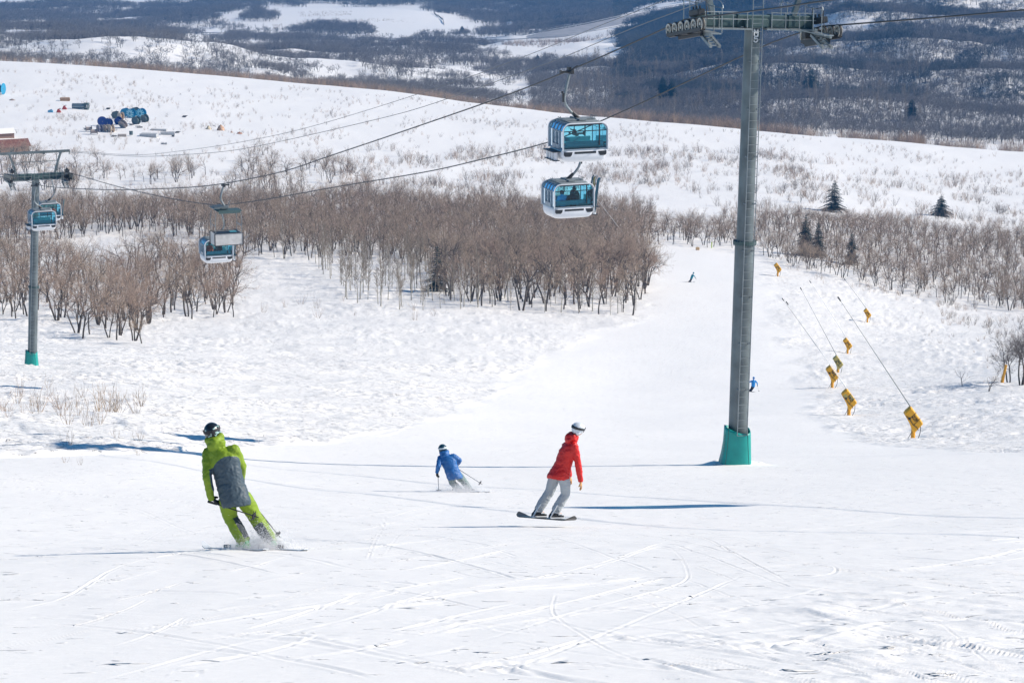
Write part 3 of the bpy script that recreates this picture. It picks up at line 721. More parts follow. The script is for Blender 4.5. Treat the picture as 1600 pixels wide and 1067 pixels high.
# --- skier in blue
M_blue = mat('blue shell fabric', (.012,.12,.36), .55, noise=.1, bump=.004, bscale=14); M_gp = mat('grey green trousers', (.16,.23,.22), .7, noise=.1); M_helk = mat('dark teal helmet', (.012,.05,.08), .3)
M_strapw = mat('pale strap', (.6,.7,.75), .6); M_pole = mat('grey pole', (.18,.17,.19), .4, .3)
D3 = on_ground(722, 770); S3 = slope_n(D3.x, D3.y)
J3 = js(D3, {'head':(691.6,701.5,.30),'neck':(694,709,.22),'shL':(688,716,.15),'shR':(708,713,.12),'elL':(685,728,-.05),'wrL':(682.8,737,.05),'elR':(718,719,.12),'wrR':(713.5,727,.42),
  'hipL':(704,742,.0),'hipR':(714,740.5,.0),'knL':(707,754,.22),'anL':(719,766.5,.05),'knR':(724.5,751.5,.22),'anR':(734,765,.05)})
ft3 = Vector((-.75,.66,0)); ft3.z = -(S3.x*ft3.x+S3.y*ft3.y)/S3.z; ft3.normalize()
o3, h3, i3 = make_person(J3, dict(face=(-.25,1,-.22), foot=ft3, solen=S3, pants=[M_gp], jacket=[M_blue], helmet=[M_helk], goggle=M_strapw, glove=M_blkc, boots=[M_gp], jlen=.14, flare=1.1,
   palmL=(.6,.3,.3), handL=(0,.02,-.1), baggy=1.12, palmR=(-1,0,0)), .015)
o3.location = D3; tag(o3, 'person in a blue jacket and grey green trousers crouching in a ski turn', 'skier')
pole_obj(h3['L'], rel(D3,685.5,770,-.05), 'ski pole held upright in the left hand of the crouching blue skier', D3, M_pole)
pole_obj(h3['R'], rel(D3,753.5,756.5,.1), 'ski pole sticking out to the right behind the crouching blue skier', D3, M_pole)
for S_, lb in (('L','left ski of the crouching blue skier, mostly hidden by snow'), ('R','right ski of the crouching blue skier, mostly hidden by snow')):
    c = J3['an'+S_]-S3*.115+ft3*.06; gp_ = D3+c; c.z += ground(gp_.x, gp_.y)+.012-gp_.z; ski_obj(c, ft3, S3, 1.66, lb, D3, (M_ski_w, M_ski_k))

# --- the two small skiers further down the run
def small(px, py, tab, jm, pm, hm, face, ft, label, poles, vox, sclabel):
    B = on_ground(px, py); Sn = slope_n(B.x, B.y, 2); J = js(B, tab); f = Vector(ft); f.z = -(Sn.x*f.x+Sn.y*f.y)/Sn.z; f.normalize()
    o, hh, _ = make_person(J, dict(face=face, foot=f, solen=Sn, pants=[pm], jacket=[jm], helmet=[hm], glove=M_blkc, boots=[M_blkc], jlen=.10, hood=0, palmL=(.6,.3,.3), palmR=(-.6,.3,.3)), vox)
    o.location = B; tag(o, label, 'skier')
    for k, (hnd, x, y, dy) in enumerate(poles): pole_obj(hh[hnd], rel(B, x, y, dy), '%s ski pole of %s' % (('left','right')[hnd == 'R'], sclabel), B, M_pole)
    for S_ in 'LR':
        c = J['an'+S_]-Sn*.115+f*.05; g_ = B+c; c.z += ground(g_.x, g_.y)+.012-g_.z
        ski_obj(c, f, Sn, 1.66, '%s ski of %s' % ({'L':'left','R':'right'}[S_], sclabel), B, (M_ski_k, M_ski_w))
M_blue2 = mat('bright blue jacket', (.01,.24,.62), .6); M_navy = mat('navy trousers', (.015,.025,.05), .7); M_teal2 = mat('teal jacket', (.01,.24,.34), .6)
small(1173, 612, {'head':(1177.6,590.5,0),'neck':(1177.3,593.3,0),'shL':(1174.2,595.3,0),'shR':(1180.3,595.3,0),'elL':(1170.6,597.2,.1),'wrL':(1169.4,599.8,.2),'elR':(1182.8,597.8,0),'wrR':(1183.4,600.8,0),
  'hipL':(1175.6,602.5,0),'hipR':(1178,603,0),'knL':(1174,607,.15),'anL':(1170.6,610.6,0),'knR':(1175.8,607.5,.15),'anR':(1173,611,0)}, M_blue2, M_navy, M_blue2, (0,1,-.2), (-.5,.85,0),
  'small distant person in bright blue jacket skiing just right of the tall tower', [('R',1186,612,.1),('L',1168,611,.3)], .02, 'the small blue skier beside the tall tower')
small(1078, 441, {'head':(1083.6,426.6,0),'neck':(1082.8,428.6,0),'shL':(1080.9,429.8,.05),'shR':(1083.7,430.2,-.05),'elL':(1080.6,432.3,.2),'wrL':(1081.8,434,.3),'elR':(1085.2,431.8,0),'wrR':(1086.2,433.6,0),
  'hipL':(1079.6,435,.05),'hipR':(1080.8,435,-.05),'knL':(1078.8,437.6,.1),'anL':(1076.6,439.9,0),'knR':(1080,437.8,0),'anR':(1078,440.2,0)}, M_teal2, M_navy, M_teal2, (.8,.5,-.2), (.9,.3,0),
  'tiny distant person in teal jacket leaning on skis near the top of the run', [('R',1088,437,.1)], .025, 'the tiny teal skier at the top of the run')

# --- snow thrown up by the turns: a drift of fine grains
M_spray = mat('snow grains', (.93,.94,.95), .6)
def spray(base, spots, n, label, seed):
    r = np.random.RandomState(seed); cs = []
    for (x, y, dy, sx, sz, k) in spots:
        c = np.array(rel(base, x, y, dy)); q = r.normal(size=(int(n*k), 3))*np.array([sx, sx*.7, sz]); q[:,2] = np.abs(q[:,2])*1.0-.03; cs.append(c+q)
    c = np.concatenate(cs); m = len(c); s = r.uniform(.002, .0055, m)[:,None]
    a = r.normal(size=(m,4,3)); a /= np.linalg.norm(a, axis=2, keepdims=True)
    v = (c[:,None,:]+a*s[:,None,:]*1.2).reshape(-1,3); i = np.arange(m)*4
    f = np.concatenate([np.stack([i+a_, i+b_, i+c_], 1) for a_, b_, c_ in ((0,1,2),(0,2,3),(0,3,1),(1,3,2))])
    o = bpy.data.objects.new('snow_spray', mesh_np('snow_spray', v, f, [M_spray], False)); C.objects.link(o); o.location = base
    tag(o, label, 'snow spray', None, 'stuff')
spray(D1, [(400,860,-.10,.20,.10,1.0),(428,860,-.15,.16,.09,.9),(414,856,-.05,.14,.16,.6),(372,860,-.05,.15,.05,.4),(450,863,-.1,.18,.04,.5),(408,846,0,.20,.2,.08)], 16000, 'white snow spray thrown up around the boots of the green skier', 1)
spray(D3, [(712,769,-.35,.30,.10,1.0),(730,769,-.35,.28,.12,1.2),(745,770,-.3,.35,.06,.6),(722,764,-.35,.28,.2,.35),(695,770,-.3,.3,.04,.4)], 12000, 'white snow spray around the knees of the crouching blue skier', 2)

# --- riders seated in the cabins (placed once the cabins hang)
def rider(label, jm, pos, side, cab_loc, yaw, face=1):
    z = .62; J = {'head':(0,.04*face,z+.72),'neck':(0,0,z+.58),'shL':(-.17*face,0,z+.50),'shR':(.17*face,0,z+.50),'elL':(-.22*face,.12*face,z+.25),'wrL':(-.12*face,.33*face,z+.16),'elR':(.22*face,.12*face,z+.25),'wrR':(.12*face,.33*face,z+.16),
      'hipL':(-.09*face,0,z+.08),'hipR':(.09*face,0,z+.08),'knL':(-.13*face,.40*face,z+.08),'anL':(-.13*face,.42*face,z+.06-.10),'knR':(.13*face,.40*face,z+.08),'anR':(.13*face,.42*face,z-.04)}
    J = {k: Vector(v)*.88 for k, v in J.items()}
    o, hh, _ = make_person(J, dict(face=(0,face,-.05), foot=(0,face,0), solen=(0,0,1), pants=[M_navy], jacket=[jm], helmet=[M_helk], glove=M_blkc, boots=[M_blkc], hood=0, jlen=.08, k=.88, palmL=(0,0,-1), palmR=(0,0,-1)), .02)
    return o
# ------------------------------------------------------------------ vegetation
M_farh = mat('hillside twigs', (.13,.135,.135), .9, noise=.45, nscale=.06)
M_scrub = mat('scrub twigs', (.23,.19,.16), .9, noise=.3, nscale=.5)
M_bark = mat('oak bark', (.075,.062,.052), .9, noise=.35, nscale=4)
M_farw = mat('far twigs', (.21,.195,.185), .9, noise=.25, nscale=.05)
M_twig = mat('oak twigs', (.42,.325,.24), .9, noise=.3, nscale=1.5)
M_twigw = mat('russet twigs', (.42,.31,.235), .9, noise=.25, nscale=1.5)
M_abark = mat('aspen bark', (.36,.33,.27), .8, noise=.45, nscale=5)
M_atwig = mat('aspen twigs', (.26,.21,.16), .9, noise=.3)
M_needle = mat('spruce needles', (.022,.040,.030), .8, noise=.5, nscale=3)
M_ctrunk = mat('spruce bark', (.06,.045,.035), .9)
M_grass = mat('dry stems', (.36,.26,.17), .9, noise=.35)

def rvec(r): return Vector((r.gauss(0,1), r.gauss(0,1), r.gauss(0,1))).normalized()
def limb(mb, r, p, d, L, rad, seg, wob, up=.0, n=4, tip=.35):
    pts = [p.copy()]; rads = [rad]; d = d.normalized(); dirs = [d.copy()]
    for i in range(seg):
        d = (d + rvec(r)*wob + Vector((0,0,up))).normalized()
        pts.append(pts[-1]+d*(L/seg)); rads.append(rad*(1-(1-tip)*(i+1)/seg)); dirs.append(d.copy())
    mb.tube(pts, rads, n, caps=False)
    return pts, rads, dirs
def side_dir(r, d, ang):
    a = d.orthogonal().normalized(); a.rotate(Matrix.Rotation(r.uniform(0, 2*math.pi), 3, d)); 
    return (d*math.cos(ang)+a*math.sin(ang)).normalized()
def oak(seed, H=7.0, stems=None, spread=.5, dens=1.0, tw=1.0, far=False):
    """bare gnarled oak: trunk mesh (stems and main limbs) and crown mesh (branches and twigs)"""
    r = random.Random(seed); T = MB(); K = MB()
    stems = stems or r.choice([1,1,2,3])
    ns = 3 if far else 5
    for s_ in range(stems):
        a = r.uniform(0, 6.28); lean = r.uniform(.05, .3) if stems > 1 else r.uniform(0, .12)
        d = Vector((math.cos(a)*lean, math.sin(a)*lean, 1))
        p0 = Vector((math.cos(a)*.15*(stems > 1), math.sin(a)*.15*(stems > 1), -.3))
        h = H*r.uniform(.34, .46)
        pts, rads, dirs = limb(T, r, p0, d, h, H*.016*r.uniform(.8,1.2), 5, .13, 0, ns, .7)
        starts = [(pts[-1], dirs[-1], rads[-1]), (pts[-2], dirs[-2], rads[-2]*.8), (pts[-1], dirs[-1], rads[-1]*.8)]
        if stems == 1: starts.append((pts[-3], dirs[-3], rads[-3]*.6))
        for q, dd, rr in starts:
            d1 = side_dir(r, dd, r.uniform(.35, 1.05))
            if d1.z < .15: d1.z = .25
            p1, r1, D1 = limb(T, r, q, d1, H*r.uniform(.28, .40), rr*.72, 5, .30, .05, max(3, ns-1), .4)
            for k in range(int(5*dens)+1):
                i = r.randint(1, 5); 
                d2 = side_dir(r, D1[i], r.uniform(.4, 1.0))
                p2, r2, D2 = limb(T, r, p1[i], d2, H*r.uniform(.14, .24), r1[i]*.55+.004, 3, .30, .05, 3, .35)
                for m in range(int(5*dens)+1):
                    j = r.randint(1, 3); d3 = side_dir(r, D2[j], r.uniform(.3, .9))
                    p3, r3, D3 = limb(K, r, p2[j], d3, H*r.uniform(.08, .15), max(r2[j]*.5, .006)*tw, 2, .32, .04, 3, .5)
                    for w in range(int((2 if far else 4)*dens)+1):
                        jj = r.randint(0, 2)
                        limb(K, r, p3[jj], side_dir(r, D3[jj], r.uniform(.3, .9)), H*r.uniform(.04, .09), .0065*tw, 1, .1, .1, 3, .5)
    return T, K
def aspen(seed, H=7.5):
    r = random.Random(seed); T = MB(); K = MB()
    pts, rads, dirs = limb(T, r, Vector((0,0,-.3)), Vector((r.uniform(-.09,.09), 0, 1)), H, .085, 9, .05, .04, 5, .15)
    for k in range(34):
        f = r.uniform(.3, .97); i = min(int(f*9), 8); q = pts[i].lerp(pts[i+1], f*9-i)
        d1 = side_dir(r, Vector((0,0,1)), r.uniform(.6, 1.1))
        p2, r2, D2 = limb(K, r, q, d1, H*.17*(1.15-f)*r.uniform(.7,1.4)+.35, .022, 3, .18, .14, 3, .4)
        for m in range(5):
            j = r.randint(1, 3); limb(K, r, p2[j], side_dir(r, D2[j], r.uniform(.3,.9)), r.uniform(.25,.7), .010, 2, .2, .15, 3, .5)
    return T, K
def scrub(seed, H=1.6, n=9, fine=5):
    r = random.Random(seed); K = MB()
    for k in range(n):
        a = r.uniform(0, 6.28); l = r.uniform(.05, .7)
        p, rr, D = limb(K, r, Vector((math.cos(a)*.12*H, math.sin(a)*.12*H, -.1)), Vector((math.cos(a)*l, math.sin(a)*l, 1)), H*r.uniform(.55, 1), .012*H**.5, 4, .2, .05, 3, .35)
        for m in range(fine):
            j = r.randint(1, 4); p2, r2, D2 = limb(K, r, p[j], side_dir(r, D[j], r.uniform(.3, .8)), H*r.uniform(.15,.4), .007*H**.5, 2, .2, .1, 3, .4)
            if fine > 3: limb(K, r, p2[1], side_dir(r, D2[1], .6), H*r.uniform(.1,.2), .005, 1, .2, .1, 3, .4)
    return K
def conifer(seed, H=8, R=1.9, gap=.0, dens=1.0):
    r = random.Random(seed); T = MB(); K = MB()
    T.tube([(0,0,-.4),(0,0,H*.5),(r.uniform(-.1,.1),0,H)], [H*.02, H*.012, .012], 6)
    z = H*.07
    while z < H*.985:
        f = 1-z/H; rad = R*(f**.75)*r.uniform(.58, 1.22)+.08
        nb = max(4, int(9*dens*(f+.35))); a0 = r.uniform(0, 6)
        for k in range(nb):
            if r.random() < gap: continue
            a = a0+6.283*k/nb+r.uniform(-.2,.2); L = rad*r.uniform(.7,1.15)
            d = Vector((math.cos(a), math.sin(a), .12)); side = Vector((-math.sin(a), math.cos(a), 0))
            base = Vector((0,0,z)); m = max(3, int(L/.22))
            for j in range(m):
                t = (j+.6)/m; c = base+Vector((d.x*L*t, d.y*L*t, .18*L*t-.42*L*t*t+(.15*L*max(0,t-.8))))
                wd = (.34*(1-t)+.10)*min(1.3, L*.7+.3)
                for sgn in (-1, 1):
                    e = c+side*sgn*wd*r.uniform(.7,1.2)+Vector((d.x,d.y,0))*wd*.5+Vector((0,0,-r.uniform(.04,.2)*wd*2))
                    w_ = Vector((d.x, d.y, 0))*(.09+.05*L/m*2)
                    dn = Vector((0,0,-r.uniform(.02,.12)))
                    K.add([c-w_, c+w_+dn*.3, e+dn, e-w_*.5+dn], [(0,1,2,3)])
                tipv = c+d*(L/m)*1.1
                K.add([c+side*.07, c-side*.07, tipv+Vector((0,0,-.05)), c+Vector((0,0,-.13))], [(0,1,2),(0,2,3)])
        z += H*.032*r.uniform(.7, 1.3)+.05
    return T, K

OAKS = []
for i in range(8):
    T, K = oak(100+i, 7.0, dens=(.7,.5,.6,.8)[i % 4], tw=1.3); w = i % 3 == 0
    OAKS.append((T.mesh('oak_trunk', M_bark), K.mesh('oak_crown', M_twigw if w else M_twig)))
ASP = []
for i in range(4):
    T, K = aspen(200+i); ASP.append((T.mesh('aspen_trunk', M_abark), K.mesh('aspen_crown', M_atwig)))

def sample(poly, n, dmin, dmax, sep, seed, extra=None):
    """points spread over the ground whose foot appears inside poly (photograph pixels)"""
    r = np.random.RandomState(seed); xs = [p[0] for p in poly]
    X = []; Y = []
    N = n*60
    s = (r.uniform(min(xs), max(xs), N)-800)/F/.978
    d = np.sqrt(r.uniform(dmin**2, dmax**2, N)); x = s*d
    z = base_z(x, d); px, py = proj(x, d, z)
    ok = inpoly(px, py, poly)
    if extra is not None: ok &= extra(x, d, px, py) > r.rand(N)
    x = x[ok]; d = d[ok]
    out = []; cell = {}
    for a, b in zip(x, d):
        k = (int(a//sep), int(b//sep)); bad = False
        for i in (-1,0,1):
            for j in (-1,0,1):
                for (u, v) in cell.get((k[0]+i, k[1]+j), ()):
                    if (u-a)**2+(v-b)**2 < sep*sep: bad = True
        if bad: continue
        cell.setdefault(k, []).append((a, b)); out.append((a, b))
        if len(out) >= n: break
    return out

def scatter(name, label, cat, protos, pts, smin, smax, seed, zs=1.0, sink=.0, scl=None):
    """one 'stuff' object: a point cloud that instances the given meshes with geometry nodes"""
    r = np.random.RandomState(seed); pts = np.array(pts); n = len(pts)
    z = gz(pts[:,0], pts[:,1])-sink
    me = bpy.data.meshes.new(name); me.vertices.add(n)
    me.vertices.foreach_set('co', np.stack([pts[:,0], pts[:,1], z], 1).astype(np.float32).ravel())
    sc = r.uniform(smin, smax, n)*(scl if scl is not None else 1)
    me.attributes.new('sc', 'FLOAT', 'POINT').data.foreach_set('value', sc.astype(np.float32))
    me.attributes.new('rz', 'FLOAT', 'POINT').data.foreach_set('value', r.uniform(0, 6.283, n).astype(np.float32))
    me.attributes.new('vi', 'INT', 'POINT').data.foreach_set('value', r.randint(0, len(protos), n).astype(np.int32))
    o = bpy.data.objects.new(name, me); C.objects.link(o)
    g = bpy.data.node_groups.new(name, 'GeometryNodeTree')
    g.interface.new_socket('Geometry', in_out='INPUT', socket_type='NodeSocketGeometry')
    g.interface.new_socket('Geometry', in_out='OUTPUT', socket_type='NodeSocketGeometry')
    gi = g.nodes.new('NodeGroupInput'); go = g.nodes.new('NodeGroupOutput')
    join = g.nodes.new('GeometryNodeGeometryToInstance') 
    for pm in protos[::-1]:
        po = bpy.data.objects.new(pm.name, pm)
        oi = g.nodes.new('GeometryNodeObjectInfo'); oi.inputs['Object'].default_value = po; oi.inputs['As Instance'].default_value = False
        g.links.new(oi.outputs['Geometry'], join.inputs[0])
    def na(nm, t):
        a = g.nodes.new('GeometryNodeInputNamedAttribute'); a.data_type = t; a.inputs[0].default_value = nm; return a.outputs[0]
    ip = g.nodes.new('GeometryNodeInstanceOnPoints'); ip.inputs['Pick Instance'].default_value = True
    g.links.new(gi.outputs[0], ip.inputs['Points']); g.links.new(join.outputs[0], ip.inputs['Instance'])
    g.links.new(na('vi', 'INT'), ip.inputs['Instance Index'])
    cx = g.nodes.new('ShaderNodeCombineXYZ'); g.links.new(na('rz', 'FLOAT'), cx.inputs[2]); g.links.new(cx.outputs[0], ip.inputs['Rotation'])
    g.links.new(na('sc', 'FLOAT'), ip.inputs['Scale'])
    g.links.new(ip.outputs[0], go.inputs[0])
    md = o.modifiers.new('scatter', 'NODES'); md.node_group = g
    tag(o, label, cat, None, 'stuff'); return o

def joined(T, K, name, m1, m2):
    J = MB(); J.mi(0); J.add(T.v, T.f); J.mi(1); J.add(K.v, K.f); return J.mesh(name, [m1, m2])
OAKJ = []
for i in range(6):
    T, K = oak(300+i, 7.0, dens=.8, tw=1.25, far=True); OAKJ.append(joined(T, K, 'oak', M_bark, M_twigw if i % 3 == 0 else M_twig))

# where trees stand, given by the photograph pixels of their feet
Z_left = [(-60,405),(-60,500),(60,500),(110,512),(130,534),(215,534),(240,500),(372,497),(376,470),(376,405),(330,392),(262,392),(215,408),(190,428),(150,435),(110,412),(60,402)]
Z_back = [(-60,335),(-60,385),(60,380),(130,372),(250,366),(330,380),(385,400),(480,408),(520,398),(620,412),(700,430),(1003,428),(1003,350),(860,336),(620,326),(400,322),(200,332)]
Z_front = [(690,430),(700,470),(760,482),(850,488),(990,495),(1012,460),(1008,425),(850,420)]
Z_asp = [(385,402),(480,412),(540,470),(600,484),(745,486),(720,430),(620,415)]
Z_right = [(1000,350),(1000,381),(1060,384),(1150,392),(1190,402),(1255,424),(1330,440),(1400,458),(1500,478),(1640,492),(1640,420),(1500,400),(1330,378),(1200,365),(1100,358)]
Z_rightb = [(1180,362),(1330,374),(1500,398),(1640,415),(1640,372),(1500,372),(1330,352),(1180,346)]
Z_yard = [(-40,300),(90,310),(150,300),(250,300),(330,300),(420,312),(560,318),(600,300),(560,270),(430,245),(410,232),(330,255),(230,285),(120,262),(40,240),(-40,235)]
near_pts = []
def zone(poly, n, dmin, dmax, sep, seed, key, extra=None):
    for a, b in sample(poly, n, dmin, dmax, sep, seed, extra): near_pts.append((b, a, key))
edge = lambda x, d, px, py: .08+.92*smooth(-.35,.15,fbm(x/8,d/14,2))
zone(Z_left, 300, 230, 470, 2.7, 1, 'left', edge)
zone(Z_front, 300, 290, 470, 2.9, 2, 'front', edge)
zone(Z_back, 1700, 380, 660, 2.5, 3, 'back', lambda x,d,px,py: .15+.85*smooth(-.4,.1,fbm(x/10+9,d/16,2)))
thin = lambda x,d,px,py: .15+.85*smooth(-.3,.2,fbm(x/9+4,d/14,2))
zone(Z_right, 460, 380, 620, 2.7, 4, 'right', thin)
zone(Z_rightb, 420, 420, 640, 2.5, 14, 'right', thin)
zone(Z_yard, 230, 480, 820, 3.6, 5, 'yard', lambda x, d, px, py: smooth(-.15, .35, perlin(x/16+5, d/30))*np.where(py < 262, .6, 1))
near_pts.sort()
lab = {
 'left': ('bare russet and grey oak in the clump around the left lift tower', 'oaks of the clump around the left lift tower', 1.0),
 'front': ('bare brown oak on the dense point of woods reaching to the groomed run', 'oaks on the point of woods beside the run', 1.22),
 'back': ('bare oak in the long band of woods behind the cabins', 'oaks in the long band of woods', .98),
 'right': ('bare oak in the woods right of the tall lift tower', 'oaks right of the tall tower', .74),
 'yard': ('bare oak on the snow just below the storage yard', 'small oaks below the storage yard', .80)}
def tree_label(key, x, d, oi, sv):
    px = 800+F*x/d/1.0; size = 'tall' if sv > 1.0 else 'middling' if sv > .8 else 'small'; hue = 'russet' if oi % 3 == 0 else 'grey'
    if key == 'left':
        w = ('at the left edge of the photo' if px < 38 else 'right beside the left lift tower' if px < 72 else 'just right of the left lift tower' if px < 120 else 'at the low front tip of the left clump' if px < 175 else 'in the middle of the left clump' if px < 240
             else 'in the right half of the left clump' if px < 310 else 'at the left clump\'s right end')
        row = 'front' if d < 300 else 'inner' if d < 345 else 'rear'
        return '%s %s bare oak, %s rows, %s' % (size, hue, row, w)
    if key == 'front':
        w = ('at its left end' if px < 760 else 'left of its middle' if px < 840 else 'right of its middle' if px < 920 else 'at its right tip by the run')
        return '%s %s bare oak, front of the main woods, %s' % (size, hue, w)
    return '%s %s %s' % (size, hue, lab[key][0])
rr = random.Random(3); rest = {k: [] for k in lab}; cnt = 0
for d, x, key in near_pts:
    if cnt < 290:
        oi_ = rr.randrange(8); tr, cr = OAKS[oi_]; cnt += 1; sv = rr.uniform(.62, 1.16)
        t = thing('bare_oak', tree_label(key, x, d, oi_, sv), 'tree', (x, d, ground(x, d)), rr.uniform(0, 6.28), lab[key][1])
        s_ = lab[key][2]*sv; t.scale = (s_, s_, s_)
        part('trunk', tr, t); part('crown', cr, t)
    else: rest[key].append((x, d))
for key, nm, lb in (('back','bare_woods','mass of bare grey oaks forming the long band of woods across the middle'),('left','bare_woods','mass of bare oaks deeper inside the left clump'),
                    ('front','bare_woods','mass of bare brown oaks deeper inside the woods beside the run'),
                    ('right','bare_woods','mass of bare grey oaks on the right behind the tall tower'),
                    ('yard','bare_woods','scattered small bare oaks higher up near the storage yard')):
    if rest[key]: scatter(nm, lb, 'woods', OAKJ, rest[key], .72*lab[key][2], 1.12*lab[key][2], 8)
# thin pale aspens in the clearing
ar = random.Random(9)
for a, b in sample(Z_asp, 105, 290, 480, 2.0, 21)+sample([(745,440),(745,488),(1000,497),(1000,485),(850,470)], 26, 290, 480, 2.2, 22):
    tr, cr = ar.choice(ASP); s_ = ar.uniform(.45, .95) if ar.random() < .6 else ar.uniform(.8, 1.05)
    apx = 800+F*a/b; t = thing('aspen', '%s pale aspen at the front of the woods, %s' % ('short' if s_ < .65 else 'middling' if s_ < .85 else 'tall', 'below the work carrier side' if apx < 470 else 'left of the narrow spruce' if apx < 640 else 'around the narrow spruce' if apx < 745 else 'before the dense oaks, left part' if apx < 870 else 'before the dense oaks, near the run'), 'tree', (a, b, ground(a, b)), ar.uniform(0,6.28), 'thin pale aspens at the front of the woods')
    t.scale = (s_, s_, s_); part('trunk', tr, t); part('crown', cr, t)
# single trees that stand out
def lone(x, y, hpx, seed, label, kind='oak', dmin=10, group=None, stems=None, dens=1.0, mats=None, R=1.9):
    p = on_ground(x, y, dmin); H = hpx*p.y/F*1.02
    if kind == 'oak': T, K = oak(seed, H, stems, dens=dens); m = mats or (M_bark, M_twig); nm = 'bare_oak'
    else: T, K = conifer(seed, H, R*H/8, 0.0 if seed >= 600 else .12, 2.4 if seed >= 600 else 1.15); m = (M_ctrunk, M_needle); nm = 'spruce'
    t = thing(nm, label, 'tree', p, 0, group)
    T.build('trunk', m[0], t); K.build('crown', m[1], t); return t
M_dtw = mat('dark twigs', (.15,.125,.11), .9, noise=.3)
lone(222, 538, 62, 41, 'small wide-forked bare oak alone in front of the left clump', stems=1)
lone(120, 264, 44, 43, 'dark bare oak right of the small left tower top, its trunk splitting low', dmin=480)
lone(152, 262, 46, 42, 'tall dark bare oak in the pair between the left tower and the concrete blocks', dmin=480)
lone(1596, 602, 106, 44, 'large dark forked bare oak at the right edge beside the yellow post', stems=3, dens=1.3, mats=(M_bark, M_dtw))
lone(1606, 596, 112, 54, 'dark bare oak cut off by the right edge of the photo behind the forked one', stems=3, dens=1.3, mats=(M_bark, M_dtw))
lone(1576, 598, 90, 47, 'dark bare oak leaning left at the right edge beside the yellow post', stems=2, dens=1.2, mats=(M_bark, M_dtw))
lone(1545, 614, 44, 45, 'small thin forked bare oak in front of the yellow post', stems=2, dens=.5)
lone(1503, 606, 40, 46, 'thin bent sapling rising from a dark stump on the right', stems=1, dens=.3)
lone(22, 262, 50, 51, 'dark bare oak at the far left edge in front of the rusty roof', dmin=480)
lone(45, 258, 48, 52, 'dark bare oak right of the rusty roof behind the left tower frame', dmin=480)
lone(4, 270, 56, 53, 'large dark bare oak cut by the left edge of the photo below the shed', dmin=480)
lone(1250, 318, 26, 48, 'low bare oak left of the two broad spruces on the right', dmin=500)
# conifers
for i, (x, y, h, R, lb) in enumerate([
  (683,456,74,2.4,'narrow dark green spruce inside the bare woods below the cables'),
  (1303,332,50,3.9,'broad open-branched spruce above the woods, larger of the two by the white field'),
  (1470,340,34,4.6,'short broad spruce on the edge of the white field at far right'),
  (1258,400,64,2.4,'dark spruce among bare trees, nearest the tall lift tower'),
  (1278,404,56,2.3,'dark spruce among bare trees, middle of three in a row'),
  (1330,414,50,2.3,'dark spruce among bare trees, rightmost of three in a row'),
  (732,318,14,3.0,'tiny dark spruce at the top edge of the band of woods')]):
    lone(x, y, h, 500+i, lb, 'con', dmin=250, R=R)
for i, (x, y, h, R, lb) in enumerate([
  (1035,168,46,3.2,'tall dark spruce left of a pair in the far valley behind the white crest'),
  (1049,168,42,3.2,'tall dark spruce right of a pair in the far valley behind the white crest'),
  (1017,160,17,3.4,'tiny dark spruce just left of the far pair'),
  (1266,164,48,3.8,'large dark spruce halfway up the blue wooded hillside'),
  (1424,194,34,4.2,'dark spruce at the foot of the blue wooded hillside'),
  (840,103,16,4.6,'small round dark spruce left of the upper gondola grip'),
  (594,74,9,4.0,'small dark spruce just below the highway'),
  (731,118,9,4.5,'small dark spruce on the scrubby slope left of the cables'),
  (722,52,11,5.0,'small dark spruce at the right foot of the flat snow mound')]):
    lone(x, y, h, 600+i, lb, 'con', dmin=1080, R=R)
# foreground stems and shrubs left of the run
fr = random.Random(12)
SHR = [scrub(700+i, 1.5, 7, 3).mesh('shrub_stems', M_grass if i % 2 else M_twigw) for i in range(4)]
for i in range(40):
    x = fr.uniform(-10, 235); y = 640+fr.uniform(-14, 18) if fr.random() < .6 else fr.uniform(600, 745)
    p = on_ground(x, y); o = part('shrub', fr.choice(SHR), None, p, fr.uniform(0, 6)); s_ = fr.uniform(.35, 1.0)*(1 if y < 690 else .5); o.scale = (s_,s_,s_)
    tag(o, '%s sparse dry shrub in the snow %s' % ('small' if s_ < .5 else 'taller', 'at the left edge below the tower' if x < 70 else 'left of the densest tan shrub' if x < 140 else 'right beside the densest tan shrub' if y < 690 else 'near the green skier, low in the left snow'), 'shrub', 'dry shrubs in the left snow')
for i, (x, y, s_) in enumerate([(168,648,1.1),(178,646,1.0),(150,645,.9),(160,650,1.0),(186,650,.9)]):
    p = on_ground(x, y); o = part('shrub', SHR[1+2*(i%2)], None, p, i*1.3); o.scale = (s_,)*3
    tag(o, 'tan clustered dry shrub, densest of the shrubs left of the green skier', 'shrub', 'tan shrub cluster')
for i in range(16):
    x = fr.uniform(400, 760); y = fr.uniform(470, 500); p = on_ground(x, y); o = part('shrub', fr.choice(SHR), None, p, fr.uniform(0,6)); s_ = fr.uniform(.5,1.1); o.scale = (s_,)*3
    tag(o, 'thin leafless shrub on the snow just in front of the aspens', 'shrub', 'shrubs before the aspens')
for i in range(24):
    x = fr.uniform(1220, 1420); y = np.interp(x, [1180,1260,1420],[398,428,468])+fr.uniform(-4,8); p = on_ground(x, y); o = part('shrub', SHR[1 if i%2 else 3], None, p, fr.uniform(0,6)); s_ = fr.uniform(.4,.9); o.scale = (s_,)*3
    tag(o, 'straw coloured dry shrub at the woods\' foot, %s' % ('just right of the farthest snow gun' if x < 1285 else 'above the middle of the snow guns' if x < 1350 else 'above the nearest snow gun\'s lance'), 'shrub', 'straw shrubs above the snow guns')

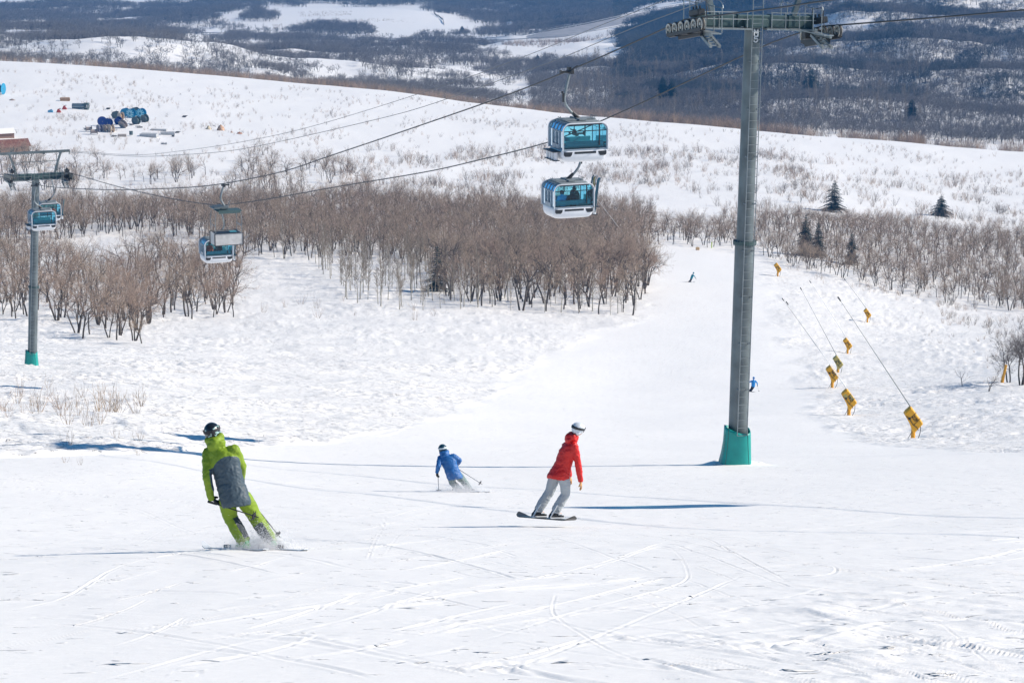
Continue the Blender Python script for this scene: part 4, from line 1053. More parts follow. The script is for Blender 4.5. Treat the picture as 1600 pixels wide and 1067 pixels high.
# scrub: what nobody could count
SC = [scrub(720+i, 1.5, 10, 4).mesh('scrub', M_scrub if i % 3 else M_twigw) for i in range(5)]
SCg = [scrub(740+i, 1.5, 12, 2).mesh('scrub', M_grass) for i in range(3)]
def pn(a, b, lo, hi, o=0): return lambda x, d, px, py: smooth(lo, hi, fbm(x/a+o, d/b-o, 2))
A = sample([(-60,300),(1660,300),(1660,250),(1000,195),(500,140),(-60,105)], 2400, 560, 1000, 1.3, 31, lambda x,d,px,py: smooth(-.1,.5,fbm(x/26,d/40,2))*.55+.03)
scatter('scrub', 'low bare scrub dotted over the open white field below the crest', 'scrub', SC+SCg[:1], A, .3, 1.0, 31)
A = sample([(520,330),(1250,345),(1660,380),(1660,300),(1200,240),(700,225),(520,240)], 1200, 520, 850, 1.8, 32, pn(16,22,.0,.4,3))
scatter('scrub', 'bare waist-high bushes between the band of woods and the open field', 'scrub', SC, A, .6, 1.9, 32)
A = sample([(1190,400),(1400,470),(1640,560),(1640,480),(1400,440),(1250,400)], 150, 300, 560, 1.5, 33, pn(12,12,-.1,.5,2))
scatter('scrub', 'sparse bare bushes on the snow in front of the right-hand woods', 'scrub', SC, A, .3, 1.1, 33)
A = sample([(1380,440),(1500,478),(1660,505),(1660,600),(1560,590),(1450,530)], 60, 250, 560, 1.5, 36)
scatter('scrub', 'thin weeds scattered on the open snow at the right edge', 'scrub', SC, A, .2, .7, 36)
# brush on the far side of the crest
def crest(x, d): return np.interp(x/d*F*.978+800, [-300,0,200,400,600,800,1000,1200,1400,1600,1900], [1020,1015,1010,1000,980,950,915,910,905,905,905])
r_ = np.random.RandomState(40); N = 5200
s = (r_.uniform(-150, 1720, N)-800)/F/.978; px = s*F*.978+800; d = crest(s*1000, 1000)+r_.uniform(12, 60, N)
k = np.where(px > 1230, smooth(-.1,.35,fbm(px/60, d/30,2)), 1)*np.where(px < 160, .3, 1) > r_.rand(N)
A = np.stack([s*d, d], 1)[k]
scatter('brush', 'tan and grey brush lining the far side of the white crest', 'brush', SC+SCg, A, .9, 2.0, 40, scl=1+.5*smooth(850,1050,(A[:,0]/A[:,1])*F*.978+800))
# the wooded far valley and hills
FT = []
for i in range(6):
    T, K = oak(800+i, 5.5, 2, dens=.62, tw=4.0, far=True); FT.append(joined(T, K, 'far_oak', M_bark, M_farw))
FA = []
for i in range(3):
    T, K = aspen(820+i, 8.0); 
    FA.append(joined(T, K, 'far_aspen', M_abark, M_atwig))
def far_density(x, d, px, py):
    n = fbm(x/70+2, d/60, 3); n2 = fbm(x/22, d/26, 2)
    left = smooth(-.16, .22, n)*(.25+.75*smooth(-.25,.2,n2))
    D = left
    knoll = (px < 400) & (py > 56) & (d < 1420); D = np.where(knoll, .16*smooth(-.2,.3,n2)+.04, D)
    # dark band left of and above the knoll, scrub slope centre
    D = np.where((px > 330) & (px < 1000) & (py > 66) & (py < 160), smooth(-.12, .22, n+n2*.4+np.where(py > 120, -.1, .0))*.9, D)
    mound = inpoly(px, py, [(338,33),(365,20),(420,12),(560,11),(650,15),(700,23),(735,36),(765,50),(700,58),(600,62),(420,62),(280,66),(310,56),(385,48),(350,40)]); D = np.where(mound, .0, D)
    D = np.where(inpoly(px, py, [(440,52),(500,40),(575,45),(590,56),(520,60)]), .9, D)
    D = np.where(inpoly(px, py, [(370,34),(400,18),(440,28),(430,34)]), .7, D)
    D = np.where(inpoly(px, py, [(350,66),(360,50),(440,52),(400,60)]), .5, D)
    D = np.where(inpoly(px, py, [(1010,10),(1165,0),(1165,45),(1000,50),(985,104),(960,108),(905,100),(800,96),(700,74),(800,70),(900,60)]), .0, D)     # cut bank of the highway
    D = np.where((px+75*fbm(d/30,x/30,3) > 988+np.clip(60-py,0,60)*.9) & (py > 24), .3+.7*smooth(-.35,.1,fbm(x/13,d/17,2)), D)
    D = np.where(inpoly(px, py, [(800,8),(1000,4),(960,36),(860,50),(800,44)]), 1.0, D)
    D = np.where((px > 830) & (px < 1010) & (py > 104+10*fbm(px/40, py/20, 2)), .9, D)
    gap = (px > 1150) & (smooth(.16, .34, fbm(x/90+7, d/26, 2)) > .5); D = np.where(gap, .45, D)
    D = np.where((px > 1250) & (py < 95) & (fbm(x/60-px/900, d/38+x/200, 2) > .12), .10, D)
    D = np.where(np.abs(d-road_Y(x)) < 34, 0, D)
    return D
A = sample([(-150,130),(400,135),(800,172),(1000,192),(1200,214),(1200,-60),(-150,-60)], 30000, 1040, 3000, 2.2, 50, far_density)
A += sample([(960,192),(1200,214),(1750,250),(1750,-40),(960,-40)], 24000, 1040, 2100, 2.0, 52, far_density)
A = np.array(A); ff = np.clip((A[:,1]-1100)/1500, 0, 1)
FH = []
for i in range(5):
    T, K = oak(850+i, 6.0, 2, dens=.7, tw=4.0, far=True); FH.append(joined(T, K, 'hill_oak', M_bark, M_farh))
_ax, _ay = proj(A[:,0], A[:,1], base_z(A[:,0], A[:,1])); hp_ = (_ax > 960) & (((_ax < 1190+40*fbm(_ay/12., _ax/60., 2)) & (_ay < 106+10*fbm(_ax/60., _ay/20., 2))) | ((_ay < 165) & (fbm(_ax/110., _ay/15., 2) > .08)))
scatter('far_woods', 'bare grey oak woods covering the distant valley and hills left of the tall tower', 'woods', FT, A[~hp_], .7, 1.25, 50, scl=(.85+.5*ff)[~hp_])
scatter('hillside_woods', 'dense blue grey bare woods on the hillside behind the tall tower and to its right', 'woods', FH, A[hp_], .75, 1.35, 53, scl=(.85+.5*ff)[hp_])
B_ = sample([(780,72),(860,65),(955,52),(945,60),(870,74),(790,80)], 260, 1500, 2200, 1.5, 56)
scatter('brush', 'dark brush strip along the bank just below the highway', 'brush', SC, B_, 1.6, 2.6, 56)
A2 = sample([(880,175),(1000,188),(1450,215),(1450,130),(1000,90),(900,100)], 420, 1060, 1500, 3, 51, pn(40,30,-.1,.3,4))
scatter('far_aspens', 'tall pale aspen stand mixed into the distant valley woods', 'woods', FA, A2, .8, 1.3, 51)
G_ = sample([(465,19),(556,18),(552,25),(470,27)], 160, 2100, 2700, 1.2, 57)+sample([(462,33),(600,30),(650,36),(600,35),(475,37)], 160, 2100, 2700, 1.2, 58)+sample([(425,40),(450,38),(448,46),(428,47)], 60, 2100, 2700, 1.2, 59)
scatter('dry_grass', 'tan dry grass strips on top of the flat far mound', 'grass', SCg, G_, .5, 1.0, 57)
print('far trees', len(A), 'near', len(near_pts))
# ------------------------------------------------------------------ gondola lift
M_gal = mat('galvanised steel', (.135,.163,.170), .5, .35, noise=.34, nscale=1.1, bump=.002, bscale=30)
M_gal2 = mat('light galvanised steel', (.23,.26,.27), .45, .4, noise=.2, nscale=3)
M_arm = mat('dark green painted steel', (.06,.105,.105), .55, .1, noise=.2)
M_blk = mat('black machinery', (.018,.02,.022), .5)
M_rub = mat('sheave rubber', (.03,.03,.03), .7)
M_hub = mat('sheave hub', (.5,.48,.42), .5, .2)
M_rope = mat('wire rope', (.035,.037,.04), .5, .4)
M_line = mat('grey line', (.17,.18,.19), .6)
M_pad = mat('teal pad', (.004,.30,.265), .5, noise=.10, nscale=2.5, bump=.004, bscale=5)
M_white = mat('white cabin paint', (.70,.72,.75), .28, noise=.03)
M_cgrey = mat('grey cabin frame', (.26,.33,.39), .35, .2)
M_dark = mat('dark trim', (.012,.016,.022), .4)
M_seat = mat('teal seat', (.07,.30,.36), .5)
M_roof = mat('cabin roof', (.20,.23,.24), .6, noise=.2)
M_sign = mat('sign plate', (.03,.05,.06), .6)
M_txt = mat('white lettering', (.82,.84,.84), .5)

def glass_mat():
    m, n, b = nt('cyan glass'); n.nodes.remove(b); out = n.nodes['Material Output']
    t = n.nodes.new('ShaderNodeBsdfTransparent'); t.inputs[0].default_value = (.50, .87, .95, 1)
    g = n.nodes.new('ShaderNodeBsdfGlossy'); g.inputs[0].default_value = (.75,.9,1,1); g.inputs['Roughness'].default_value = .06
    f = n.nodes.new('ShaderNodeFresnel'); f.inputs[0].default_value = 1.45
    mx = n.nodes.new('ShaderNodeMixShader'); n.links.new(f.outputs[0], mx.inputs[0]); n.links.new(t.outputs[0], mx.inputs[1]); n.links.new(g.outputs[0], mx.inputs[2])
    n.links.new(mx.outputs[0], out.inputs[0]); return m
M_glass = glass_mat()

T5 = on_ground(1151, 728); T2 = on_ground(50, 571)
h = Vector((T2.x-T5.x, T2.y-T5.y, 0)).normalized(); rt_ = Vector((h.y, -h.x, 0))     # along the line downhill, and across it
YAW = math.atan2(h.y, h.x)-math.pi/2
TOP5 = P(1176, 34, T5.y); TOP2 = P(56, 276, T2.y)
A5 = P(1070, 31, TOP5.y-2.7*abs(rt_.y)); B5 = P(1282, 42, TOP5.y+2.7*abs(rt_.y))
A2 = P(12, 272, TOP2.y-2.7*abs(rt_.y)); B2 = P(108, 270, TOP2.y+2.7*abs(rt_.y))

def plan_at(p0, p1, x):            # plan position where the straight plan line p0-p1 crosses the sight plane of column x
    lo, hi = -3.0, 3.0
    f = lambda t: proj(p0.x+(p1.x-p0.x)*t, p0.y+(p1.y-p0.y)*t, p0.z+(p1.z-p0.z)*t)[0]-x
    if p0.y+(p1.y-p0.y)*lo < 5: lo = (8-p0.y)/(p1.y-p0.y)
    for _ in range(60):
        mid = (lo+hi)/2
        if (f(lo) > 0) == (f(mid) > 0): lo = mid
        else: hi = mid
    return lo
def rope_fn(p0, p1, samples):      # hanging curve between two sheaves through surveyed sightings
    tt = [0.]; zz = [0.]
    for x, y in sorted(samples, key=lambda q: -q[0]) if p1.x < p0.x else sorted(samples):
        t = plan_at(p0, p1, x); Y = p0.y+(p1.y-p0.y)*t; tt.append(t); zz.append(P(x, y, Y).z-(p0.z+(p1.z-p0.z)*t))
    tt.append(1.); zz.append(0.)
    c = np.polyfit(tt, zz, 6) if False else None
    ta = np.linspace(0, 1, 201); za = pchip(tt, zz, ta); za = np.interp(ta, ta, blur(za[:,None], 0, 2)[:,0]); za[0] = za[-1] = 0
    def g(t):
        q = p0.lerp(p1, t); q.z += float(np.interp(t, ta, za)); return q
    return g
ropeA = rope_fn(A5, A2, [(905,104),(800,146),(660,195),(520,242),(430,271),(342,288),(225,296),(100,294),(62,290),(40,283)])
ropeB = rope_fn(B5, B2, [(1215,63),(1160,88),(945,187),(862,221),(745,251),(680,266),(520,293),(400,314),(347,321),(320,319),(200,296)])
def rope_obj(name, fn, t0, t1, rad, m, label, extra0=(), extra1=(), n=70, cat='cable', group=None):
    pts = list(extra0)+[fn(t0+(t1-t0)*i/n) for i in range(n+1)]+list(extra1)
    o = MB().tube(pts, rad, 6).build(name, m, smooth_=True); return tag(o, label, cat, group)
upA = [P(1300, 3, 0)]
def up_pts(p0, seen):              # uphill part of a rope, straight from the sheave through the sighting, then on out of frame
    x, y = seen
    lo, hi = 0., 60.
    for _ in range(50):
        mid = (lo+hi)/2
        if proj(p0.x-h.x*mid, p0.y-h.y*mid, p0.z)[0] < x: lo = mid
        else: hi = mid
    q = P(x, y, p0.y-h.y*lo); s = (q.z-p0.z)/lo
    return lambda L: Vector((p0.x-h.x*L, p0.y-h.y*L, p0.z+s*L+.0012*L*max(0,L-lo)))
uA = up_pts(A5, (1290, 3)); uB = up_pts(B5, (1590, 18))
dnA = lambda L: A2+h*L+Vector((0,0,-.155*L)); dnB = lambda L: B2+h*L+Vector((0,0,-.155*L))
rope_obj('haul_rope', ropeA, 0, 1, .030, M_rope, 'black cable from the left wheels of the tall tower, carrying the highest cabin', [uA(L) for L in range(80, 0, -8)], [dnA(20), dnA(60)], group='haul ropes')
rope_obj('haul_rope', ropeB, 0, 1, .030, M_rope, 'black cable from the right wheels of the tall tower, behind the highest cabin', [uB(L) for L in range(80, 0, -8)], [dnB(20), dnB(60)], group='haul ropes')
FR5 = 2.1
def arm_pt(top, tilt, u, v, w): return top+rt_*u*math.cos(tilt)+Vector((0,0,u*math.sin(-tilt)))+h*v+Vector((0,0,w))
TL5, TL2 = .05, .0
c1a = arm_pt(TOP5, TL5, -.4, 0, FR5+.2); c2a = arm_pt(TOP5, TL5, 1.9, 0, FR5+.2); c2b = arm_pt(TOP2, TL2, 2.95, 0, FR5-.15)
rope_obj('signal_line', rope_fn(c1a, c2b+Vector((0,0,.1)), [(1040,0),(929,44),(837,82),(700,132),(437,210),(250,240)]), 0, 1, .014, M_line, 'thin grey line above the haul ropes, upper of the two thin lines', group='signal lines')
rope_obj('signal_line', rope_fn(c2a, c2b, [(1098,3),(987,45),(875,92),(800,119),(612,181),(400,229),(250,244)]), 0, 1, .017, M_line, 'thin grey line above the haul ropes, lower of the two thin lines', group='signal lines')

def tower(top, base, tilt, label, big, rope_slope, d0=.74, d1=.64, split=.5, padh=1.3):
    t = thing('lift_tower', label, 'lift tower', base, 0, 'gondola lift towers')
    base_l = Vector((0,0,-.5)); T = top-base
    if big: split = .505
    a = base_l; m = T*split; b_ = T
    mb = MB().tube([a, m], [d0/2, d0/2], 28); mb.build('lower_pole', M_gal, t, True)
    mb = MB().tube([m+T.normalized()*.05, b_], [d1/2, d1/2*.92], 28); mb.build('upper_pole', M_gal, t, True)
    ax = T.normalized()
    fl = MB().disc(m, ax, d0/2+.075, .05, 28).disc(m+ax*.06, ax, d0/2+.075, .05, 28)
    u = ax.orthogonal().normalized(); w = ax.cross(u)
    for k in range(24):
        an = 2*math.pi*k/24; p = m+(u*math.cos(an)+w*math.sin(an))*(d0/2+.045)
        fl.tube([p-ax*.07, p+ax*.12], .016, 6)
    fl.build('flange', M_arm, t)
    # ladder on the side that faces the uphill right
    la = math.radians(-74); ld = Vector((math.cos(la), math.sin(la), 0)); ls = Vector((-ld.y, ld.x, 0))
    lad = MB()
    q0 = Vector((0,0,1.15))+ld*(d0/2+.17); q1 = T+ld*(d1/2+.20)+ax*.9
    for s_ in (-1, 1): lad.tube([q0+ls*.2*s_, q1+ls*.2*s_], .018, 6)
    nr = int((q1-q0).length/.30 / (1 if big else 1))
    for i in range(nr+1):
        p = q0.lerp(q1, i/nr); lad.tube([p-ls*.2, p+ls*.2], .010, 5)
    for i in range(1, 9):
        p = q0.lerp(q1, i/9.3)
        for s_ in (-1,1): lad.tube([p+ls*.2*s_, p+ls*.2*s_-ld*.24], .02, 5)
        lad.box(p+ls*.13-ld*.05, (.10,.05,.07), rotz(la))
    lad.build('ladder', M_gal2, t)
    # pad round the foot
    n = 36; rings = []
    for k, (z, rr_) in enumerate([(-.4,.66),(0,.62),(.35,.57),(.8,.53),(padh-.12,.51),(padh,.50)]):
        ring = []
        for i in range(n):
            an = 2*math.pi*i/n; sq = (abs(math.cos(an))**4+abs(math.sin(an))**4)**-.25
            e = 1+.10*math.cos(an-math.pi)*(1-z/padh)**2 + .015*math.sin(5*an+z*3)
            R = rr_*(.80*sq+.2)*e
            ring.append(Vector((math.cos(an)*R, math.sin(an)*R, z+(.05*math.sin(2*an+1)+.10*(-math.cos(an)) if k >= 4 else 0))))
        rings.append(ring)
    inner = [v*.93+Vector((0,0,0)) for v in rings[-1]]; inner = [Vector((v.x, v.y, rings[-1][i].z)) for i, v in enumerate(inner)]
    low = [Vector((v.x, v.y, v.z-.25)) for v in inner]
    MB().loft(rings+[inner, low], caps=False).build('foot_pad', M_pad, t, 2)
    lc = MB()
    for i_ in (23, 31):
        for r0, r1 in zip(rings[1:-1], rings[2:]): lc.tube([r0[i_]*1.004, r1[i_]*1.004], .010, 4)
    for q in range(9):
        z0 = .12+q*.12; a_, b_ = rings[2][21], rings[2][22]; k_ = 1.012-.012*q; lc.tube([Vector((a_.x*k_, a_.y*k_, z0)), Vector((b_.x*k_, b_.y*k_, z0+.06))], .010, 4)
    lc.build('seam', M_arm, t)
    # cross arm
    R3 = Matrix((rt_, h, Vector((0,0,1)))).transposed()
    R3 = R3 @ Matrix.Rotation(tilt, 3, 'Y')
    def L(u, v, w): return T + R3 @ Vector((u, v, w))
    arm = MB()
    arm.box(L(0,0,.05), (4.9,.36,.42), R3, bev=.02)
    arm.box(L(0,0,-.02), (.95,.8,.34), R3, bev=.03)
    for s_ in (-1,1): arm.box(L(s_*1.5,0,-.17), (1.9,.30,.18), R3)
    for u_ in (-2.35,2.35,-.7,.7,-1.4,1.4): arm.box(L(u_,0,.05), (.04,.46,.5), R3)
    arm.build('cross_arm', M_arm, t)
    # lifting frame over the arm
    fr_ = MB(); H_ = FR5
    for s_ in (-1, 1):
        lo = L(s_*1.72,0,-.55 if s_ > 0 and not big else .1); fr_.tube([L(s_*1.66,0,.1), L(s_*1.66,0,.25), L(s_*1.95,0,H_*.6), L(s_*2.25,0,H_)], [.13,.13,.12,.11], 4, up=h)
    fr_.box(L(0,0,H_), (6.0,.18,.20), R3)
    fr_.tube([L(-1.95,0,H_*.62), L(1.95,0,H_*.62)], .025, 6)
    fr_.box(L(.75,0,H_-.13), (.2,.1,.12), R3); fr_.box(L(2.95,0,H_-.15), (.06,.06,.3), R3)
    fr_.build('lifting_frame', M_gal, t)
    # walkways and rails
    for s_ in (-1, 1):
        wk = MB()
        wk.box(L(s_*1.35,-.42,-.22), (2.1,.45,.05), R3)
        wk.box(L(s_*2.28,0,-.30), (.4,3.6,.05), R3)
        for v_ in (-1.7, 1.7): wk.box(L(s_*2.42, v_*.55, -.36), (.09,1.5,.12), R3)
        # slanting stringers hanging below the walkway
        wk.box(L(s_*2.1, -1.25, -.58), (.10,1.1,.10), R3 @ rotx(.35)); wk.box(L(s_*2.45, -1.25, -.58), (.10,1.1,.10), R3 @ rotx(.35))
        for k in range(5): wk.box(L(s_*2.28, -.85-.2*k, -.44-.075*k), (.42,.07,.04), R3)
        wk.build('walkway', M_gal2, t)
        rl = MB()
        for k in range(4):
            u_ = s_*(.5+.57*k); p = L(u_, -.62, -.22); rl.tube([p, p+Vector((0,0,.62))], .018, 5)
        for z_ in (.36, .62): rl.tube([L(s_*.45,-.62,-.22+z_), L(s_*2.3,-.62,-.22+z_)], .016, 5)
        for v_ in (-1.7, -1.0, -.3, .5, 1.2, 1.75):
            p = L(s_*2.02, v_, -.28); rl.tube([p, p+Vector((0,0,.95))], .018, 5)
        for a0_, a1_ in ((-1.7,-.3),(.5,1.75)):
            rl.tube([L(s_*2.02,a0_,.62), L(s_*2.02,a1_,.62)], .016, 5)
            hoop = [L(s_*2.02, a0_+(a1_-a0_)*(.5-.5*math.cos(q)), .62+.28*math.sin(q)) for q in [math.pi*i/8 for i in range(9)]]
            rl.tube(hoop, .014, 5)
        rl.build('railing', M_gal2, t)
    # sheave trains
    for s_, pt in ((-1, (A5 if big else A2)-base), (1, (B5 if big else B2)-base)):
        sl_ = Vector((h.x, h.y, rope_slope)).normalized(); nn = rt_.cross(sl_); nn = nn if nn.z > 0 else -nn
        Rs = Matrix((rt_, sl_, nn)).transposed()
        fr2 = MB()
        fr2.box(pt-nn*.46+rt_*.09, (.03,3.1,.12), Rs); fr2.box(pt-nn*.46-rt_*.09, (.03,3.1,.12), Rs)
        fr2.box(pt-nn*.60-rt_*s_*.18, (.10,2.0,.16), Rs); fr2.box(pt-nn*.30-rt_*s_*.35, (.75,.30,.30), Rs)
        for k in range(3): fr2.box(pt-nn*.50+sl_*(-1.16+1.16*k), (.14,.6,.12), Rs)
        f_o = fr2.build('sheave_frame', M_blk, t)
        mo = MB(); mo.box(pt+nn*.20-rt_*s_*.28+sl_*-.5, (.30,.85,.24), Rs, bev=.03)
        for k in range(3): mo.tube([pt+nn*.3-rt_*s_*.28+sl_*(-.8+.3*k), pt+nn*.44-rt_*s_*.28+sl_*(-.8+.3*k)], .035, 6)
        mo.tube([pt-nn*.1+sl_*-1.1-rt_*s_*.4, pt+nn*.62+sl_*-1.1-rt_*s_*.4, pt+nn*.66+sl_*-.2-rt_*s_*.4, pt-nn*.1+sl_*-.1-rt_*s_*.4], .018, 5)
        mo.build('switch_box', M_blk, t)
        for k in range(6):
            c = pt-nn*.27+sl_*(-1.45+.58*k)
            w_ = MB(); w_.mi(0).disc(c, rt_, .25, .07, 24, .17).disc(c, rt_, .16, .04, 22, .05); w_.mi(1).disc(c, rt_, .222, .13, 24, .165)
            for q in range(5):
                an = 2*math.pi*q/5; w_.box(c+(sl_*math.cos(an)+nn*math.sin(an))*.10, (.06,.14,.035), Rs @ rotx(an))
            w_.disc(c, rt_, .055, .14, 12); w_.build('sheave', [M_rub, M_hub], t)
    if big:
        # number plates between the ladder rails
        face = Vector((-math.sin(math.radians(0)), -1, 0))
        bz = 0
    return t, T, L, ax
tw5, T5v, L5, ax5 = tower(TOP5-Vector((0,0,.02)), T5, TL5, 'tall grey lift tower with a ladder and the number 5 standing in front', True, -.17)
tw2, T2v, L2_, ax2 = tower(TOP2-Vector((0,0,.02)), T2, TL2, 'smaller grey lift tower at the left with green foot pad, two cabins passing it', False, -.10, .80, .70, .42)

# lettering: strokes built as thin plates
FONT = {'P': [[(0,0),(0,1.5),(.7,1.5),(1,1.15),(.7,.75),(0,.75)]],
 '5': [[(1,1.5),(.12,1.5),(.05,.85),(.45,.97),(.82,.9),(1,.6),(.95,.25),(.6,0),(.25,.02),(0,.25)]],
 'H': [[(0,0),(0,1.5)],[(1,0),(1,1.5)],[(0,.75),(1,.75)]], 'M': [[(0,0),(0,1.5),(.5,.6),(1,1.5),(1,0)]],
 'K': [[(0,0),(0,1.5)],[(1,1.5),(.05,.7),(1,0)]], 'D': [[(0,0),(0,1.5),(.55,1.5),(1,1.1),(1,.4),(.55,0),(0,0)]],
 '2': [[(0,1.2),(.3,1.5),(.75,1.5),(1,1.2),(.9,.85),(0,0),(1,0)]]}
def letters(mb, txt, org, ux, uy, hgt, wstroke, gap=.35, th=.01):
    nrm = ux.cross(uy).normalized(); sc = hgt/1.5; x = 0
    for ch in txt:
        for st in FONT[ch]:
            for (a, b), (c, d) in zip(st, st[1:]):
                p = org+ux*(x+a)*sc+uy*b*sc; q = org+ux*(x+c)*sc+uy*d*sc
                e = (q-p).normalized(); f = nrm.cross(e)
                p = p-e*wstroke*.45; q = q+e*wstroke*.45
                vs = [v+nrm*o for o in (0, th) for v in (p-f*wstroke/2, q-f*wstroke/2, q+f*wstroke/2, p+f*wstroke/2)]
                mb.add(vs, [(3,2,1,0),(4,5,6,7),(0,1,5,4),(1,2,6,5),(2,3,7,6),(3,0,4,7)])
        x += 1+gap
fd = Vector((.22, -.975, 0)).normalized(); fx = Vector((-fd.y, fd.x, 0)); fz = Vector((0,0,1))
for row, (yy, txt) in enumerate(((51.5, 'M'), (62, '5'))):
    c = P(1178.5, yy, T5.y-.4)-T5
    c = Vector((T5v.x, T5v.y, 0))*((c.z)/T5v.z)+Vector((0,0,c.z))+fd*(.335)+fx*.04
    pl = MB().box(c, (.30,.27,.012), Matrix((fx, fz, fd)).transposed()).build('number_plate', M_sign, tw5)
    tx = MB(); letters(tx, txt, c-fx*.07-fz*.105+fd*.012, fx, fz, .21, .042, th=.006); tx.build('lettering', M_txt, pl)

# ---- cabins
def rrect(w, d, r, z, n=5, cx=0, cy=0):
    out = []
    for qx, qy, a0 in ((1,1,0),(-1,1,90),(-1,-1,180),(1,-1,270)):
        for k in range(n+1):
            a = math.radians(a0+90*k/n); out.append(Vector((cx+qx*(w/2-r)+r*math.cos(a), cy+qy*(d/2-r)+r*math.sin(a), z)))
    return out
def cabin(label, side, mt=None, group='gondola cabins', skis=False):
    """side -1: hanger and ski rack on the left, +1: on the right; origin under the cabin centre"""
    t = thing('gondola_cabin', label, 'gondola cabin', (0,0,0), 0, group)
    W, D = 1.96, 1.62
    tub = MB(); prof = [(0,.70,.66),(.035,.86,.84),(.12,.95,.95),(.27,1,1),(.45,1.005,1.005),(.53,.985,.985)]
    tub.loft([rrect(W*a, D*b, .20, z) for z, a, b in prof]); tub.build('lower_shell', M_white, t, 2)
    vt = MB()
    for f in (-1, 1):
        y = f*(D/2+.006)
        def slab(poly): 
            vs = [Vector((x, y+f*o, z)) for o in (-.05, .004) for x, z in poly]; n = len(poly)
            vt.add(vs, [tuple(range(n)), tuple(range(2*n-1, n-1, -1))]+[(i, n+i, n+(i+1)%n, (i+1)%n) for i in range(n)])
        if f > 0: vt = MB()
        slab([(-.93,.46),(-.56,.455),(-.60,.33),(-.66,.27),(-.88,.275),(-.93,.33)]); vt.build('lamp_recess', M_dark, t); vt = MB()
        slab([(.93,.46),(.56,.455),(.60,.33),(.66,.27),(.88,.275),(.93,.33)]); vt.build('lamp_recess', M_dark, t); vt = MB()
        slab([(-.47,.46),(.47,.46),(.48,.43),(.47,.37),(-.47,.37),(-.48,.40)]); vt.build('vent', M_dark, t)
    # window frames: rounded arch on both ends, and the posts and rails between them
    def arch(y, w, top, r, z0=.50):
        pts = [Vector((-w/2, y, z0)), Vector((-w/2, y, top-r))]
        for k in range(1, 8): a = math.pi-math.pi/2*k/8; pts.append(Vector((-w/2+r+r*math.cos(a), y*(1-.0*k), top-r+r*math.sin(a))))
        pts.append(Vector((-w/2+r, y, top))); pts2 = [Vector((-p.x, p.y, p.z)) for p in reversed(pts)]
        return pts+pts2
    fr_ = MB(); top = 1.60
    for f in (-1, 1):
        a = arch(f*(D/2-.03), W-.04, top, .30); fr_.tube(a, .035, 8)
        fr_.tube([Vector((-W/2+.02, f*(D/2-.03), .535)), Vector((W/2-.02, f*(D/2-.03), .535))], .035, 8)
    for s_ in (-1, 1):
        fr_.tube([Vector((s_*(W/2-.02), -D/2, .535)), Vector((s_*(W/2-.02), D/2, .535))], .035, 8)
        fr_.tube([Vector((s_*(W/2-.30), -D/2+.05, top)), Vector((s_*(W/2-.30), D/2-.05, top))], .035, 8)
        for y in (-.36, 0, .36): fr_.tube([Vector((s_*(W/2-.02), y, .5)), Vector((s_*(W/2-.02), y, top-.30)), Vector((s_*(W/2-.12), y, top-.09)), Vector((s_*(W/2-.30), y, top))], .022, 6)
        fr_.tube([Vector((s_*(W/2-.02), -D/2+.05, top-.30)), Vector((s_*(W/2-.02), D/2-.05, top-.30))], .022, 6)
    fr_.build('window_frame', M_cgrey if side else M_white, t, True)
    fr_w = MB()
    for f in (-1, 1):
        a = arch(f*(D/2+.004), W+.03, top+.02, .31, .50); fr_w.tube(a, .022, 6)
    fr_w.build('end_hoop', M_white, t, True)
    mu = MB()
    y = -D/2-.002
    for f in (-1, 1):
        y = f*(D/2-.015)
        mu.box((0,y,1.30), (W-.1,.03,.035)); mu.box((-.49,y,1.42), (.03,.03,.24)); mu.box((.62,y,1.15), (.05,.03,.92)); mu.box((0,y,1.555), (W-.5,.03,.045))
    mu.build('mullion', M_dark, t)
    for f in (-1, 1):
        poly = [(p.x*.985, p.z) for p in arch(0, W-.03, top, .30)]; y = f*(D/2-.04)
        g = MB(); g.add([Vector((x, y, z)) for x, z in poly], [tuple(range(len(poly))) if f > 0 else tuple(reversed(range(len(poly))))]); g.build('window', M_glass, t)
    for s_ in (-1, 1):
        g = MB(); xs = [(W/2-.035,.54),(W/2-.035,top-.30),(W/2-.13,top-.10),(W/2-.30,top-.012)]
        g.loft([[Vector((s_*x, yy, z)) for yy in (-D/2+.05, D/2-.05)] for x, z in xs], closed=False, caps=False); g.build('side_window', M_glass, t)
    dr = MB()
    for s_ in (-1, 1):
        for yy in (-.19, .19):
            dr.box((s_*(W/2+.008), yy, .63), (.02,.33,.20)); 
            for zz in (.54, 1.26): dr.box((s_*(W/2+.008), yy, zz), (.022,.35,.035))
            for y2 in (-.165,.165): dr.box((s_*(W/2+.008), yy+y2, .9), (.022,.03,.76))
        dr.box((s_*(W/2+.02), 0, .98), (.025,.045,.12))
    dr.build('door', M_cgrey, t)
    fl = MB(); fl.box((0,0,.535), (W-.12,D-.12,.03)); 
    fl.build('floor', M_dark, t)
    for f in (-1, 1):
        b = MB(); b.box((0, f*(D/2-.28), .66), (W-.22,.40,.05), bev=.015); b.box((-.0, f*(D/2-.11), .77), (W-.30,.05,.20), bev=.02); b.box((0, f*(D/2-.30), .59), (W-.4,.04,.08)); b.build('bench', M_seat, t)
    rf = MB(); rf.loft([rrect(W-.56, D-.04, .08, top-.01), rrect(W-.50, D+.02, .08, top+.03), rrect(W-.62, D-.14, .08, top+.075)]); rf.build('roof', M_roof, t, 2)
    hp = MB(); hp.box((0,0,top+.12), (.34,D*.66,.07), bev=.015)
    for s_ in (-1,1): 
        hp.box((s_*.46,.12*s_,top+.10), (.50,.62,.03)); 
        for yy in (-.15,.3): hp.tube([(s_*.66,yy,top+.02),(s_*.66,yy,top+.20)], .012, 5)
